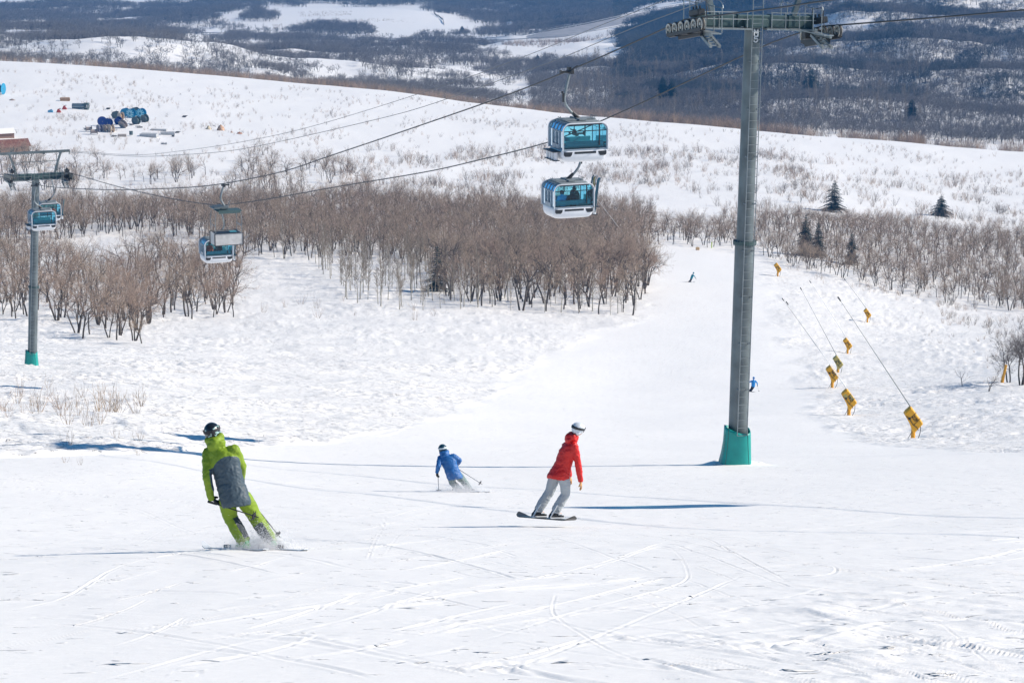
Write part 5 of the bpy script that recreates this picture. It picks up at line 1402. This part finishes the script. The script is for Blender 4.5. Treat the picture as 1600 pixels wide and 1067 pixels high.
    hp.tube([(.28,-.30,top+.20),(.70,-.30,top+.20),(.70,.42,top+.20)], .012, 5); hp.tube([(-.28,-.30,top+.16),(-.72,-.30,top+.16),(-.72,.42,top+.16)], .016, 5)
    hp.build('roof_rack', M_roof, t)
    # hanger
    s_ = side; gx = s_*.36; gzv = 3.72 if side < 0 else 3.90
    hg = MB(); pts = [(0,0,top+.12),(s_*.22,0,top+.30),(s_*.50,0,top+.62),(s_*.60,0,top+.85),(s_*.60,0,top+1.05),(s_*.52,0,top+1.45),(s_*.40,0,gzv-.18)]
    pts = spline([tuple(p) for p in pts], 5); hg.tube(pts, [.055]*len(pts), 8)
    h_o = hg.build('hanger', M_gal2, t, True)
    jb = MB(); jb.tube([(s_*-.05,0,top+.08),(s_*.10,0,top+.22),(s_*.26,0,top+.38)], [.10,.09,.065], 8); jb.box((s_*.66,0,top+1.0), (.07,.09,.36)); jb.box((s_*.70,.0,top+1.22), (.06,.07,.10))
    jb.build('damper', M_blk, t)
    gp = MB(); gp.box((gx,0,gzv-.08), (.16,.52,.14), bev=.02); gp.box((gx,.12,gzv+.05), (.10,.24,.12)); gp.box((gx+s_*.24,0,gzv-.07), (.30,.10,.08)); gp.disc((gx+s_*.42,0,gzv-.07), (1,0,0), .085, .05, 16)
    gp.box((gx-s_*.15,-.10,gzv+.10), (.32,.05,.05), roty(s_*.5)); gp.disc((gx-s_*.20,.22,gzv-.05), (1,0,0), .07, .05, 14)
    gp.build('grip', M_blk, t)
    # ski rack outside the doors
    rk = MB(); x = s_*(W/2+.17)
    for yy in (-.42,-.14,.14,.42): rk.tube([(x,yy,.10),(x,yy,.44)], .085, 12)
    rk.build('ski_tube', M_white, t, True)
    rt2 = MB(); rt2.box((x-.0,0,.455), (.36,1.16,.03)); rt2.box((x,0,.09), (.26,1.1,.03)); rt2.build('rack_plate', M_dark, t)
    return t
def hang(t, pt, side, roll=0.0, rot=None):
    t.rotation_euler = (0, 0, YAW)
    off = Matrix.Rotation(YAW, 3, 'Z') @ Vector((side*.36, 0, 3.72 if side < 0 else 3.90))
    t.location = pt-off
def t_at(fn, p0, p1, x):
    lo, hi = 0., 1.
    for _ in range(40):
        mid = (lo+hi)/2; v = fn(mid)
        if proj(v.x, v.y, v.z)[0] > x: lo = mid
        else: hi = mid
    return lo
cabA = cabin('empty glass gondola cabin hanging highest, its blue windows see-through', -1)
hang(cabA, ropeA(t_at(ropeA, A5, A2, 891)), -1)
cabB = cabin('gondola cabin with white base just below the highest cabin, skis in its right rack', 1)
hang(cabB, ropeB(t_at(ropeB, B5, B2, 899)), 1)
cabC = copy_tree(cabA); cabC['label'] = 'empty gondola cabin in front of the left lift tower, nearer of the two there'; hang(cabC, ropeA(t_at(ropeA, A5, A2, 57)), -1)
cabD = copy_tree(cabB); cabD['label'] = 'gondola cabin with a red-clad rider, half hidden behind the cabin at the left tower'; hang(cabD, dnB(8.0)+Vector((0,0,-.25)), 1)
cabE = copy_tree(cabB); cabE['label'] = 'gondola cabin partly hidden behind the open work carrier'; hang(cabE, ropeB(t_at(ropeB, B5, B2, 344)), 1)
for p_, fn_, sd, lb in ((42, uA, -1, 'gondola cabin out of view up the line on the left rope'),):
    c_ = copy_tree(cabA if sd < 0 else cabB); c_['label'] = lb; hang(c_, fn_(p_), sd)

# skis standing in the rack of the second cabin and of the one behind the work carrier
skc = [(.03,.10,.14),(.10,.30,.42),(.25,.22,.08),(.05,.05,.06),(.30,.32,.34)]
rk_ = random.Random(4)
def rack_skis(cab, n, lab_):
    Rm = Matrix.Rotation(YAW, 3, 'Z')
    for k in range(n):
        m_ = mat('ski %d' % (k % 5), skc[k % 5], .4)
        ln = rk_.uniform(.05, .22); yv = -.45+.9*k/(n-1); o = MB()
        p0 = Vector((1.16, yv, .16)); d = Vector((ln, rk_.uniform(-.12,.12), 1)).normalized()
        for i, s2 in enumerate((-.05,.05)):
            a = p0+Vector((0,s2*.5,0)); b = a+d*1.55; s = Vector((0,1,0))
            o.tube([a, b, b+d*.10+Vector((.06,0,0))], [.035,.035,.02], 4)
        ob = o.build('skis', m_); ob.location = cab.location; ob.rotation_euler = (0,0,YAW); tag(ob, lab_, 'skis', 'skis in cabin racks '+lab_[-20:])
rack_skis(cabB, 6, 'upright skis in the outside rack of the second highest cabin')
rack_skis(cabE, 4, 'upright skis in the outside rack of the cabin behind the work carrier')
rack_skis(cabD, 4, 'upright skis in the rack of the half hidden cabin at the left tower')

# ---- open work carrier
wc = thing('work_carrier', 'open work carrier with grey box body hanging under a flat canopy', 'work carrier', (0,0,0))
M_box = mat('carrier panel', (.50,.50,.49), .5, noise=.15, nscale=4)
wb = MB(); W, D = 1.72, 1.25
for s_ in (-1,1): wb.box((s_*(W/2-.02),0,.38), (.04,D,.70)); wb.box((0,s_*(D/2-.02),.38), (W-.08,.04,.70))
wb.box((0,0,.04), (W-.08,D-.08,.04)); wb.build('basket', M_box, wc)
tr = MB()
for sx in (-1,1):
    for sy in (-1,1): tr.box((sx*(W/2+.012), sy*(D/2-.03), .38), (.05,.10,.74))
for z in (.02,.745): tr.box((0,-D/2-.01,z), (W+.06,.04,.03)); tr.box((0,D/2+.01,z), (W+.06,.04,.03))
tr.build('edge_trim', M_dark, wc)
fl = MB(); fl.box((0,0,.70), (W-.1,D-.1,.02)); fl.build('cover', M_blk, wc)
wd = MB(); wd.box((.45,.15,.72), (.42,.42,.02)); wd.build('hatch', M_seat, wc)
fr_ = MB()
for sx in (-1,1):
    for sy in (-1,1): fr_.tube([(sx*(W/2-.06), sy*(D/2-.05), .7), (sx*(W/2-.03), sy*(D/2-.05), 1.5), (sx*(W/2-.10), sy*(D/2-.05), 2.02)], .022, 6)
fr_.tube([(.5,-D/2+.05,1.35),(W/2-.04,-D/2+.05,1.1)], .018, 5); fr_.tube([(-W/2+.05,-D/2+.05,1.2),(-W/2+.05,D/2-.05,1.2)], .018, 5); fr_.tube([(W/2-.05,-D/2+.05,1.2),(W/2-.05,D/2-.05,1.2)], .018, 5)
fr_.build('frame', M_gal2, wc)
cn = MB(); cn.box((.12,0,2.07), (1.5,1.0,.07), bev=.02); cn.box((.1,-.5,2.0), (1.35,.06,.12)); cn.build('canopy', M_arm, wc)
pl = MB(); pl.box((-.55,.0,2.32), (.75,1.1,.04), roty(-.10)); pl.box((-.55,-.2,2.35), (.5,.25,.03)); pl.box((-.1,0,2.25), (.5,.3,.22), bev=.04); pl.build('deck', M_gal, wc)
hg = MB(); pts = spline([(0,0,2.2),(-.18,0,2.5),(-.30,0,2.8),(-.22,0,3.2),(-.12,0,3.5)], 5); hg.tube(pts, .06, 8); hg.tube([(.1,0,2.3),(.28,0,2.65)], .03, 6); hg.build('hanger', M_gal2, wc, True)
gp = MB(); gp.box((-.12,0,3.60), (.16,.5,.16), bev=.02); gp.box((.1,0,3.62), (.3,.1,.08)); gp.build('grip', M_blk, wc)
pt = ropeA(t_at(ropeA, A5, A2, 349)); wc.rotation_euler = (0,0,YAW); wc.location = pt-Matrix.Rotation(YAW,3,'Z') @ Vector((-.12,0,3.70))
# ------------------------------------------------------------------ snowmaking lances
M_yel = mat('yellow pad', (.86,.43,.012), .55, noise=.12, nscale=3)
M_yel2 = mat('faded yellow pad', (.52,.42,.12), .6, noise=.15, nscale=3)
M_yp = mat('yellow post', (.80,.38,.02), .5)
M_alu = mat('lance aluminium', (.20,.22,.23), .5, .3)
M_wl = mat('white lance', (.78,.80,.80), .5)
def gun(px, py, label, tip, cover_m, s_=1.0, lancem=None, word='HKD', patch=None):
    b = on_ground(px, py); k = b.y/F
    t = thing('snow_gun', label, 'snow gun', b, 0, 'snowmaking lances')
    foot = Vector((.60, 0, 1.15))*s_; head = Vector((-.20, 0, 2.25))*s_
    tv = Vector(((tip[0]-px)*k*1.02, .6, (py-tip[1])*k*1.02))
    MB().tube([(0,0,-.4),(.02,0,.62*s_),(.10,0,.85*s_)], [.15*s_,.15*s_,.13*s_], 12).build('post', M_yp, t, True)
    cc = Vector((.30,.0,.95))*s_; MB().tube([Vector((.02,0,.5))*s_, cc, foot], [.06,.07,.07], 8).build('bracket', M_dark, t)
    poly = [(-.67,1.82),(-.58,1.98),(-.24,2.30),(-.12,2.24),(.62,1.22),(.64,1.10),(.12,.52),(-.04,.50),(-.20,1.00),(-.40,1.36)]
    n = len(poly); cx = sum(p_[0] for p_ in poly)/n; cz = sum(p_[1] for p_ in poly)/n; pad = MB(); rings = []
    for w, sc in ((-.36,.86),(-.30,.97),(0,1.0),(.30,.97),(.36,.86)):
        rings.append([Vector((cx+(a_-cx)*sc, w, cz+(c_-cz)*sc))*s_ for a_, c_ in poly])
    pad.loft(rings); pad.build('pad', cover_m, t)
    ax = (Vector((-.12,0,2.24))-Vector((.62,0,1.22))).normalized(); sd = Vector((ax.z, 0, -ax.x))
    if sd.x < 0: sd = -sd
    def Q(u, v, w): return (Vector((.62,0,1.22))+ax*v+sd*u)*s_+Vector((0,w*s_,0))
    if patch:
        for (u0,u1,v0,v1) in ((-.30,-.02,.35,.85),(-.62,-.34,.78,1.15)):
            MB().box(Q((u0+u1)/2,(v0+v1)/2,-.372), ((u1-u0)*s_,.008,(v1-v0)*s_), Matrix((sd, Vector((0,1,0)), ax)).transposed()).build('pad_patch', patch, t)
    st = MB()
    for v in (.36, .86): st.tube([Q(.03,v+.02,-.30), Q(-.02,v,-.375), Q(-.62,v-.10,-.375), Q(-.68,v-.12,-.28)], .020*s_, 4)
    st.tube([Q(-.66,1.10,-.37), Q(-.60,.75,-.38), Q(-.62,.35,-.38), Q(-.52,-.05,-.37), Q(-.56,-.25,-.34)], .030*s_, 4)
    st.box(Q(-.58,.80,-.38), (.16*s_,.05*s_,.16*s_)); st.build('strap', M_dark, t)
    tx = MB(); letters(tx, word, Q(-.38,.80,-.376), -ax, sd, .20*s_, .036*s_, .35, .012); tx.build('lettering', M_dark, t)
    MB().tube([foot, head, head.lerp(tv,.5), tv], [.05*s_,.045*s_,.026,.018], 8).build('lance', lancem or M_alu, t, True)
    e = (tv-head).normalized(); MB().tube([tv-e*.05, tv+e*.30], [.05,.055], 8).build('nozzle', M_dark, t)
    ho = MB(); ho.tube(spline([(.50*s_,-.1,.95*s_),(.46*s_,-.2,.5),(.34,-.2,.12),(.2,-.2,-.1)], 4), .025, 5); ho.tube([(-.1,-.15,.55*s_),(-.42,-.2,-.02)], .02, 4); ho.build('hose', M_dark, t)
    return t
gun(1426, 688, 'nearest snow gun, clean yellow padding and a long dark lance', (1308,468), M_yel, 1.0, None, '22P')
gun(1326, 648, 'snow gun with faded yellow patched padding, second nearest', (1228,472), M_yel, 1.05, M_wl, 'HKD', M_yel2)
gun(1300, 608, 'snow gun with bright orange yellow pad just left of the faded second one', (1222,470), M_yel, 1.08)
gun(1309, 583, 'snow gun with the palest khaki padding, behind the orange one', (1250,451), M_yel2, .93)
gun(1324, 552, 'snow gun with yellow pad standing above the khaki one', (1265,440), M_yel, .92, M_wl)
gun(1355, 505, 'small yellow padded snow gun, the upper right one on the open slope', (1320,440), M_yel, .88)
gun(1215, 432, 'farthest snow gun by the woods right of the tall tower', (1176,350), M_yel, 1.0, M_wl)
gun(980, 388, 'snow gun hidden in the woods, only its white lance rising behind the lower cabin', (930,310), M_yel, .8, M_wl)
# yellow padded hydrant post in the right clump
p = on_ground(1565, 600)
o = MB().tube([(0,0,-.3),(.12,0,.6),(.22,0,1.05),(.40,0,1.95)], [.17,.17,.14,.14], 12).build('hydrant_post', M_yp, None, True, p); tag(o, 'leaning yellow padded post among the dark trees at the right edge', 'post')
p = on_ground(1112, 388); o = MB().tube([(0,0,-.3),(0,0,1.0)], .1, 8).disc((0,0,1.05),(0,0,1),.13,.12,10).build('marker_post', mat('lime marker', (.45,.6,.08), .6), None, True, p); tag(o, 'lime green marker post at the edge of the woods above the run', 'post')
p = on_ground(1090, 392); o = MB().box((0,0,.3), (.7,.4,.5), taper=.7, bev=.05).box((0,0,.5),(.3,.25,.2)).build('padded_hydrant', mat('orange pad', (.62,.42,.22), .6), None, False, p); tag(o, 'small pale orange padded hydrant low in the snow at the top of the run', 'hydrant')
# ------------------------------------------------------------------ riders in the cabins
def seat(o, cab, local, label):
    o.location = cab.location+Matrix.Rotation(YAW,3,'Z') @ Vector(local); o.rotation_euler = (0,0,YAW); tag(o, label, 'gondola rider')
M_sky = mat('sky blue jacket', (.02,.42,.75), .6); M_rr = mat('orange red jacket', (.75,.06,.02), .6)
M_k1 = mat('dark jacket', (.02,.03,.04), .7)
seat(rider('', M_sky, 0, 0, None, 0), cabB, (-.48,-.50,.02), 'person in a sky blue jacket seated at the left in the second highest cabin')
seat(rider('', M_k1, 0, 0, None, 0), cabB, (.05,-.50,.02), 'person in dark clothes in the middle of the second highest cabin')
seat(rider('', M_k1, 0, 0, None, 0, -1), cabB, (.5,.46,.02), 'person in dark clothes seated at the right in the second highest cabin')
seat(rider('', M_rr, 0, 0, None, 0), cabD, (.35,-.50,.02), 'person in an orange red jacket in the half hidden cabin at the left tower')
seat(rider('', M_rr, 0, 0, None, 0, -1), cabE, (-.35,.40,.02), 'person in red at the left in the cabin behind the work carrier')
seat(rider('', M_k1, 0, 0, None, 0, -1), cabE, (.30,.40,.02), 'person in dark clothes at the right in the cabin behind the work carrier')

# ------------------------------------------------------------------ storage yard on the white field
YD = (520, 1000)
def yp(x, y): return on_ground(x, y, *YD)
def wheelmat(n, c, r=.55): return mat(n, c, r, noise=.12, nscale=1.5)
R_cy = wheelmat('cyan reel', (.02,.27,.45)); R_cyl = wheelmat('pale cyan spokes', (.50,.85,.92)); R_nv = wheelmat('navy reel', (.01,.035,.20)); R_gg = wheelmat('grey green reel', (.09,.13,.13)); R_wd = mat('weathered timber reel', (.30,.26,.24), .85, noise=.3, nscale=3)
R_tn = mat('pale timber reel', (.62,.50,.37), .85, noise=.2, nscale=3); R_br = mat('brown timber', (.38,.24,.14), .85, noise=.3, nscale=2); R_pp = wheelmat('plum grey reel', (.20,.19,.24))
def reel(x, y, dpx, wpx, ang, m1, m2, label, spokes=0, tilt=0.0, group='cable reels in the yard'):
    p = yp(x, y); k = p.y/F; R = dpx*k/2; W = wpx*k; t = thing('cable_reel', label, 'cable reel', p, math.radians(ang), None, (0, math.radians(tilt), math.radians(ang)))
    t['group'] = group
    for s_ in (-1, 1):
        fl = MB(); cx = s_*W/2; fl.disc((cx,0,R-.08), (1,0,0), R, .07, 26, R*.12 if not spokes else R*.86)
        if spokes:
            fl.disc((cx,0,R-.08), (1,0,0), R*.30, .09, 18, R*.08)
            fl.disc((cx-s_*.04,0,R-.08), (1,0,0), R*.86, .02, 26, R*.2)
        fl.build('flange', m1, t)
        if spokes:
            sp_ = MB()
            for q in range(spokes): a = 2*math.pi*q/spokes; sp_.box((cx+s_*.03, math.cos(a)*R*.62, R-.08+math.sin(a)*R*.62), (.09, R*.17, R*.62), rotx(a-math.pi/2))
            sp_.build('spoke_set', R_cyl, t)
    MB().tube([(-W/2,0,R-.08),(W/2,0,R-.08)], R*.55, 20).build('drum', m2, t, True)
    MB().tube([(-W/2-.12,0,R-.08),(W/2+.12,0,R-.08)], R*.09, 10).build('axle', M_gal2, t, True)
    return t
reel(221,184,15.5,7,62,R_cy,R_cy,'bright cyan spoked reel at the right of the blue group',11)
reel(205,184,15,7,62,R_cy,R_nv,'bright cyan spoked reel in the middle of the blue group',11)
reel(196,182,14,7,68,R_cy,R_cy,'plain cyan reel at the left of the blue group',0)
reel(212,180,14,6,64,R_gg,R_gg,'grey reel standing behind the two spoked blue reels',0)
reel(213,195,13,7,60,R_gg,R_gg,'grey green reel with pale hub in front of the blue reels',0)
reel(227,191,13,6,52,R_gg,R_gg,'dark grey reel to the right of the blue reels',0,-8)
reel(181,185,12,6,70,R_gg,M_blk,'small dark reel left of the cyan reels',0)
reel(189,187,12,6,38,R_tn,R_br,'tan timber reel with a red brown drum left of the cyan reels',0)
reel(160,197,15,5,105,R_nv,R_nv,'large navy blue reel at the left of the heap',0)
reel(169,199,14,5,60,R_nv,R_nv,'navy blue reel leaning behind the pale timber reels',0,10)
reel(187,196,13,6,62,R_nv,R_nv,'half buried navy reel in the middle of the yard',0,-22)
reel(195,201,15,5,50,R_wd,R_wd,'weathered grey reel lying tilted in the middle of the yard',0,-30)
reel(166,206,12,6,40,R_tn,R_wd,'pale tan timber reel second from right in the row',0)
reel(174,207,13,6,35,R_tn,R_tn,'brightest cream timber reel at the right end of the row',0)
reel(156,206,12,6,35,R_pp,R_pp,'plum grey timber reel in the middle of the row',0)
reel(147,210,11,10,15,R_wd,R_wd,'weathered timber reel in front at the left end of the row',0)
reel(139,206,10,9,15,R_wd,R_wd,'dark weathered timber reel behind the left end of the row',0)
reel(2,148,18,8,-16,R_cy,M_blk,'big cyan reel alone at the left edge of the photo',0)
# steel pipe with a flared end
p = yp(126,171); k = p.y/F; t = thing('steel_pipe', 'large grey steel pipe lying on the snow with flanged end', 'steel pipe', p, math.radians(-8))
L_ = 26*k; r_p = 4.2*k
pm = MB(); n = 28
def prg(x, r): return [Vector((x, math.cos(2*math.pi*q/n)*r, r_p*1.1+math.sin(2*math.pi*q/n)*r)) for q in range(n)]
pm.loft([prg(-L_/2,r_p), prg(L_*.28,r_p*1.02)], caps=False).loft([prg(-L_/2,r_p*.86), prg(L_*.28,r_p*.86)][::-1], caps=False).loft([prg(-L_/2,r_p), prg(-L_/2,r_p*.86)], caps=False); pm.build('tube', mat('pipe steel', (.22,.27,.28), .45, .4, noise=.1), t, True)
fm = MB(); 
for x in (L_*.28, L_*.38, L_*.48): fm.disc((x,0,r_p*1.1), (1,0,0), r_p*1.32, .25, n, r_p*.8)
fm.build('flange', R_gg, t)
# red machines and small timber
for x, y, lb in ((92,176,'small red machine at the left of the red pair on the snow'), (101,172,'small red machine at the right of the red pair on the snow')):
    p = yp(x, y); k = p.y/F; t = thing('red_machine', lb, 'machine', p)
    MB().box((0,0,.25), (7*k,4*k,.4), bev=.05).box((.1,0,.5),(4*k,3*k,.2)).build('base', mat('machine red', (.50,.07,.04), .6), t)
    MB().tube([(-.15,0,.4),(.0,0,5.2*k)], [.45,.34], 10).disc((0,-.3,4*k),(0,1,0),.4,.2,14).build('housing', mat('machine red', (.5,.07,.04)), t)
    MB().tube([(0,0,5*k),(.1,0,6.5*k),(.6,0,6.4*k)], .10, 6).build('spout', M_gal2, t)
def stack(x, y, w, d, hh, label, m, rz=0, nm='timber_stack', cat='timber stack', rows_=3, cols_=2):
    p = yp(x, y); k = p.y/F; o = MB(); w, d, hh = w*k, d*k, hh*k
    for i in range(rows_):
        for j in range(cols_):
            o.box((random.uniform(-.1,.1), (j-(cols_-1)/2)*d/cols_, hh*(i+.5)/rows_), (w*random.uniform(.9,1.05), d/cols_*.92, hh/rows_*.9), bev=.02)
    ob = o.build(nm, m, None, False, p); ob.rotation_euler = (0,0,math.radians(rz)); return tag(ob, label, cat)
stack(102,158,16,12,5,'low stack of orange brown timber above the red machines', R_br, 8)
stack(191,214,13,9,4,'tan block with a small grey can on top, left of the concrete blocks', mat('tan block', (.42,.36,.30), .8, noise=.2), 5, 'pallet_block', 'block', 1, 1)
p = yp(205,213); o = MB().tube([(0,0,.3),(0,0,1.2)], .5, 16).disc((0,0,1.22),(0,0,1),.56,.1,16).build('steel_can', R_gg, None, False, p); tag(o, 'small grey steel can standing beside the tan block', 'steel can')
M_con = mat('concrete', (.42,.43,.43), .85, noise=.12, nscale=1)
for x, y, w, d, hh, rz, lb in ((233,214,27,16,6,-7,'long low concrete block with a shaded left end'), (262,210,22,12,5,6,'pale concrete block right of the long low one'), (248,205,26,8,3,-6,'thin grey slab lying behind the concrete blocks')):
    p = yp(x, y); k = p.y/F; ob = MB().box((0,0,hh*k/2-.1), (w*k,d*k,hh*k), bev=.06).box((0,0,hh*k*.2),(w*k*1.01,d*k*1.01,.08)).build('concrete_block', M_con, None, False, p); ob.rotation_euler = (0,0,math.radians(rz)); tag(ob, lb, 'concrete block')
# boulders on the bank
def rock(x, y, w, hh, label, seed, c=(.55,.36,.24)):
    p = yp(x, y); k = p.y/F; r = random.Random(seed); m_ = MB(); n = 14; rings = []
    for i in range(7):
        tt = i/6; rad = math.sin(math.pi*min(.98,tt*.62+.36)); rings.append([Vector((math.cos(6.283*q/n)*w*k/2*rad*r.uniform(.82,1.1), math.sin(6.283*q/n)*w*k/2.4*rad*r.uniform(.82,1.1), -.3+tt*hh*k*r.uniform(.93,1.05))) for q in range(n)])
    m_.loft(rings); ob = m_.build('boulder', mat('sandstone %.2f' % c[0], c, .9, noise=.3, nscale=2, bump=.05, bscale=2), None, False, p); tag(ob, label, 'boulder')
rock(345,205,13,11,'large orange brown boulder on the snow bank right of the yard', 1); rock(326,203,8,8,'cream boulder left of the large orange one', 2, (.70,.60,.42)); rock(374,211,10,5,'low red brown boulder at the right end of the bank', 3, (.48,.22,.12)); rock(362,209,5,4,'small brown stone between the two larger boulders', 4, (.42,.26,.16))
rock(334,197,5,3,'small dark stone above the cream boulder', 5, (.2,.19,.18)); rock(19,156,11,4,'flat brown mound of earth near the lone cyan reel', 6, (.28,.22,.18))
# loose timber, pallets, stair frame
jr = random.Random(8)
for x, y, w, lb in ((170,171,9,'dark plank lying alone between the pipe and the cyan reels'),(289,184,9,'dark flat crate alone on the snow right of the blue reels'),(178,180,8,'plank sticking out left of the tan reel'),(217,201,10,'dark plank in front of the grey reels'),
    (277,208,10,'jumbled dark scrap at the right end of the pale concrete block'),(135,203,12,'long grey beam at the far left of the timber reels'),(178,214,8,'green grey scrap in the snow left of the tan block'),(205,197,7,'short dark plank between the tilted reel and the grey reels'),(270,213,6,'small dark scrap just below the pale concrete block')):
    p = yp(x, y); k = p.y/F; o = MB()
    for q in range(3): o.box((jr.uniform(-.4,.4), jr.uniform(-.5,.5), .12+.16*q), (w*k*jr.uniform(.6,1), jr.uniform(.3,.6), .14), rotz(jr.uniform(-.4,.4)), bev=.02)
    ob = o.build('scrap_planks', mat('wet timber', (.12,.12,.12), .8, noise=.2), None, False, p); tag(ob, lb, 'scrap')
p = yp(256,226); k = p.y/F; o = MB()
for q in range(4): o.tube([(-4.5*k,q*.3,.2),(4.5*k,q*.3,.1)], .06, 4)
for q in range(5): o.tube([(-4.5*k+q*2.25*k,0,0),(-4.4*k+q*2.25*k,0,3.6*k)], .05, 4)
o.tube([(-4.5*k,0,3.6*k),(4.5*k,0,3.2*k)], .06, 4); ob = o.build('metal_frame', M_gal, None, False, p); tag(ob, 'small metal rack frame alone on the snow below the concrete blocks', 'metal frame')
p = yp(79,176); k = p.y/F; ob = MB().box((0,0,.3),(8*k,5*k,.7),taper=.5,bev=.08).tube([(-.4,0,.6),(.5,0,.9)],.12,6).build('tarp_bundle', mat('blue tarp', (.12,.33,.5), .6), None, False, p); tag(ob, 'small blue tarp bundle left of the red machines', 'tarp bundle')
# shed with brown roof at the left edge, under the lift tower's frame
p = yp(20, 236); k = p.y/F; t = thing('shed', 'low building with rusty red brown roof among trees at the left edge', 'shed', p, math.radians(24))
W, D, H = 7.2, 5.0, 1.5
MB().box((0,0,H/2-.3), (W,D,H+.6)).build('wall', mat('shed timber', (.25,.15,.11), .85, noise=.2), t)
rf = MB(); e = .4
for s_ in (-1, 1):
    a = Vector((-W/2-e, s_*(D/2+e), H-.05)); b = Vector((W/2+e, s_*(D/2+e), H-.05)); c = Vector((W/2+e, 0, H+1.5)); d = Vector((-W/2-e, 0, H+1.5)); up_ = Vector((0,0,.14))
    rf.add([a,b,c,d,a+up_,b+up_,c+up_,d+up_], [(3,2,1,0),(4,5,6,7),(0,1,5,4),(1,2,6,5),(2,3,7,6),(3,0,4,7)])
rf.build('roof', mat('rust shingles', (.20,.085,.06), .85, noise=.35, nscale=3, bump=.03, bscale=6), t)
gb = MB()
for s_ in (-1, 1): x = s_*(W/2-.02); gb.add([Vector((x,-D/2,H-.2)), Vector((x,D/2,H-.2)), Vector((x,0,H+1.35))], [(0,1,2),(2,1,0)])
gb.build('gable', mat('shed timber', (.25,.15,.11)), t)
dr = MB().box((-.8,-D/2-.03,.55), (1.0,.05,1.5)).build('door', M_arm, t); 
p = yp(2, 215); t = thing('shed', 'small hut with snow covered roof behind the rusty roofed building', 'shed', p, math.radians(24))
MB().box((0,0,.5), (6,4,1.6)).build('wall', mat('shed timber', (.25,.15,.11)), t); MB().add([(-3.4,-2.4,1.3),(3.4,-2.4,1.3),(3.4,0,2.4),(-3.4,0,2.4),(3.4,2.4,1.3),(-3.4,2.4,1.3)], [(0,1,2,3),(3,2,4,5),(0,5,4,1)]).build('roof', M_snow_far, t)

# ------------------------------------------------------------------ highway in the valley
M_asph = mat('asphalt', (.34,.335,.335), .8, noise=.12, nscale=.2); M_rail = mat('guard rail', (.30,.31,.32), .5, .3)
xs_ = np.linspace(_rX[0], _rX[-1], 260); ys_ = road_Y(xs_); zs_ = road_Z(xs_)
ys_ = np.convolve(np.pad(ys_, 12, mode='edge'), np.ones(25)/25, mode='valid'); zs_ = np.convolve(np.pad(zs_, 12, mode='edge'), np.ones(25)/25, mode='valid')
rings = []; rb = MB(); cs = [Vector((a, b, c)) for a, b, c in zip(xs_, ys_, zs_)]
def lateral(i):
    t_ = (cs[min(i+1, len(cs)-1)]-cs[max(i-1, 0)]); t_.z = 0; t_.normalize(); return Vector((-t_.y, t_.x, 0))
HW = 13.0
rb.loft([[c-lateral(i)*(HW+7)+Vector((0,0,-3)), c-lateral(i)*HW, c+lateral(i)*HW+Vector((0,0,.9)), c+lateral(i)*(HW+5)+Vector((0,0,-2))] for i, c in enumerate(cs)], closed=False, caps=False)
o = rb.build('highway', M_asph); o['kind'] = 'structure'
sh = MB(); sh.loft([[c-lateral(i)*(HW+.3)+Vector((0,0,.35)), c-lateral(i)*(HW-3.0)+Vector((0,0,.30))] for i, c in enumerate(cs)], closed=False, caps=False)
for off, rise, lb in ((-HW-.6, .2, 'guard rail along the near side of the highway'), (HW+.4, 1.0, 'guard rail along the far side of the highway')):
    g = MB(); g.loft([[c+lateral(i)*off+Vector((0,0,rise+z)) for z in (.45,.95)]+[c+lateral(i)*(off+.15)+Vector((0,0,rise+z)) for z in (.95,.45)] for i, c in enumerate(cs)], caps=False)
    for i in range(0, len(cs), 2): q = cs[i]+lateral(i)*off; g.box(q+Vector((0,0,rise+.3)), (.25,.25,1.2))
    o = g.build('guard_rail', M_rail); tag(o, lb, 'guard rail')
# a lone vehicle on the highway
i = int(np.argmin(np.abs(xs_-P(1052,15,1830).x))); c = cs[i]; dv = (cs[i+1]-cs[i-1]); t = thing('truck', 'tiny blue grey truck driving on the distant highway', 'truck', c+Vector((0,0,.3)), math.atan2(dv.y, dv.x))
MB().box((0,0,1.7), (6.0,2.4,2.4), bev=.1).build('cargo_box', mat('truck grey', (.30,.36,.42), .5), t); MB().box((4.3,0,1.3), (2.0,2.3,2.0), taper=.85, bev=.1).build('cab', mat('truck blue', (.08,.17,.28), .4), t)
for x in (-2,3.9):
    for y in (-1.1,1.1): MB().disc((x,y,.5),(0,1,0),.5,.3,14).build('wheel', M_rub, t)
p = Vector((41.5, 127.5, 0)); p.z = ground(p.x, p.y); o = MB().tube([(0,0,-.5),(0,0,17.5)], [.24,.17], 10).box((0,0,16.6),(2.4,.12,.14)).build('shadow_pole', mat('added pole brown', (.12,.08,.05), .85), None, True, p); tag(o, 'added shadow pole standing out of view to the right of the run', 'shadow pole')  # made-up pole outside the frame, added only for its shadow streak on the snow
# drift fence on the mound
fn = MB(); pr = None
for x, y in ((678,22),(684,27),(692,32),(694,40)):
    p = on_ground(x, y, 1080); 
    if pr is not None:
        for q in range(8): a = pr.lerp(p, q/8); fn.box((a.x,a.y,ground(a.x,a.y)+.6),(.3,.3,1.6))
        fn.box((pr+p)/2+Vector((0,0,.9)), ((p-pr).length,.15,.9), rotz(math.atan2(p.y-pr.y,p.x-pr.x)))
    pr = p
o = fn.build('snow_fence', R_wd); tag(o, 'short dark snow fence on the right end of the flat far mound', 'fence')
add_haze()
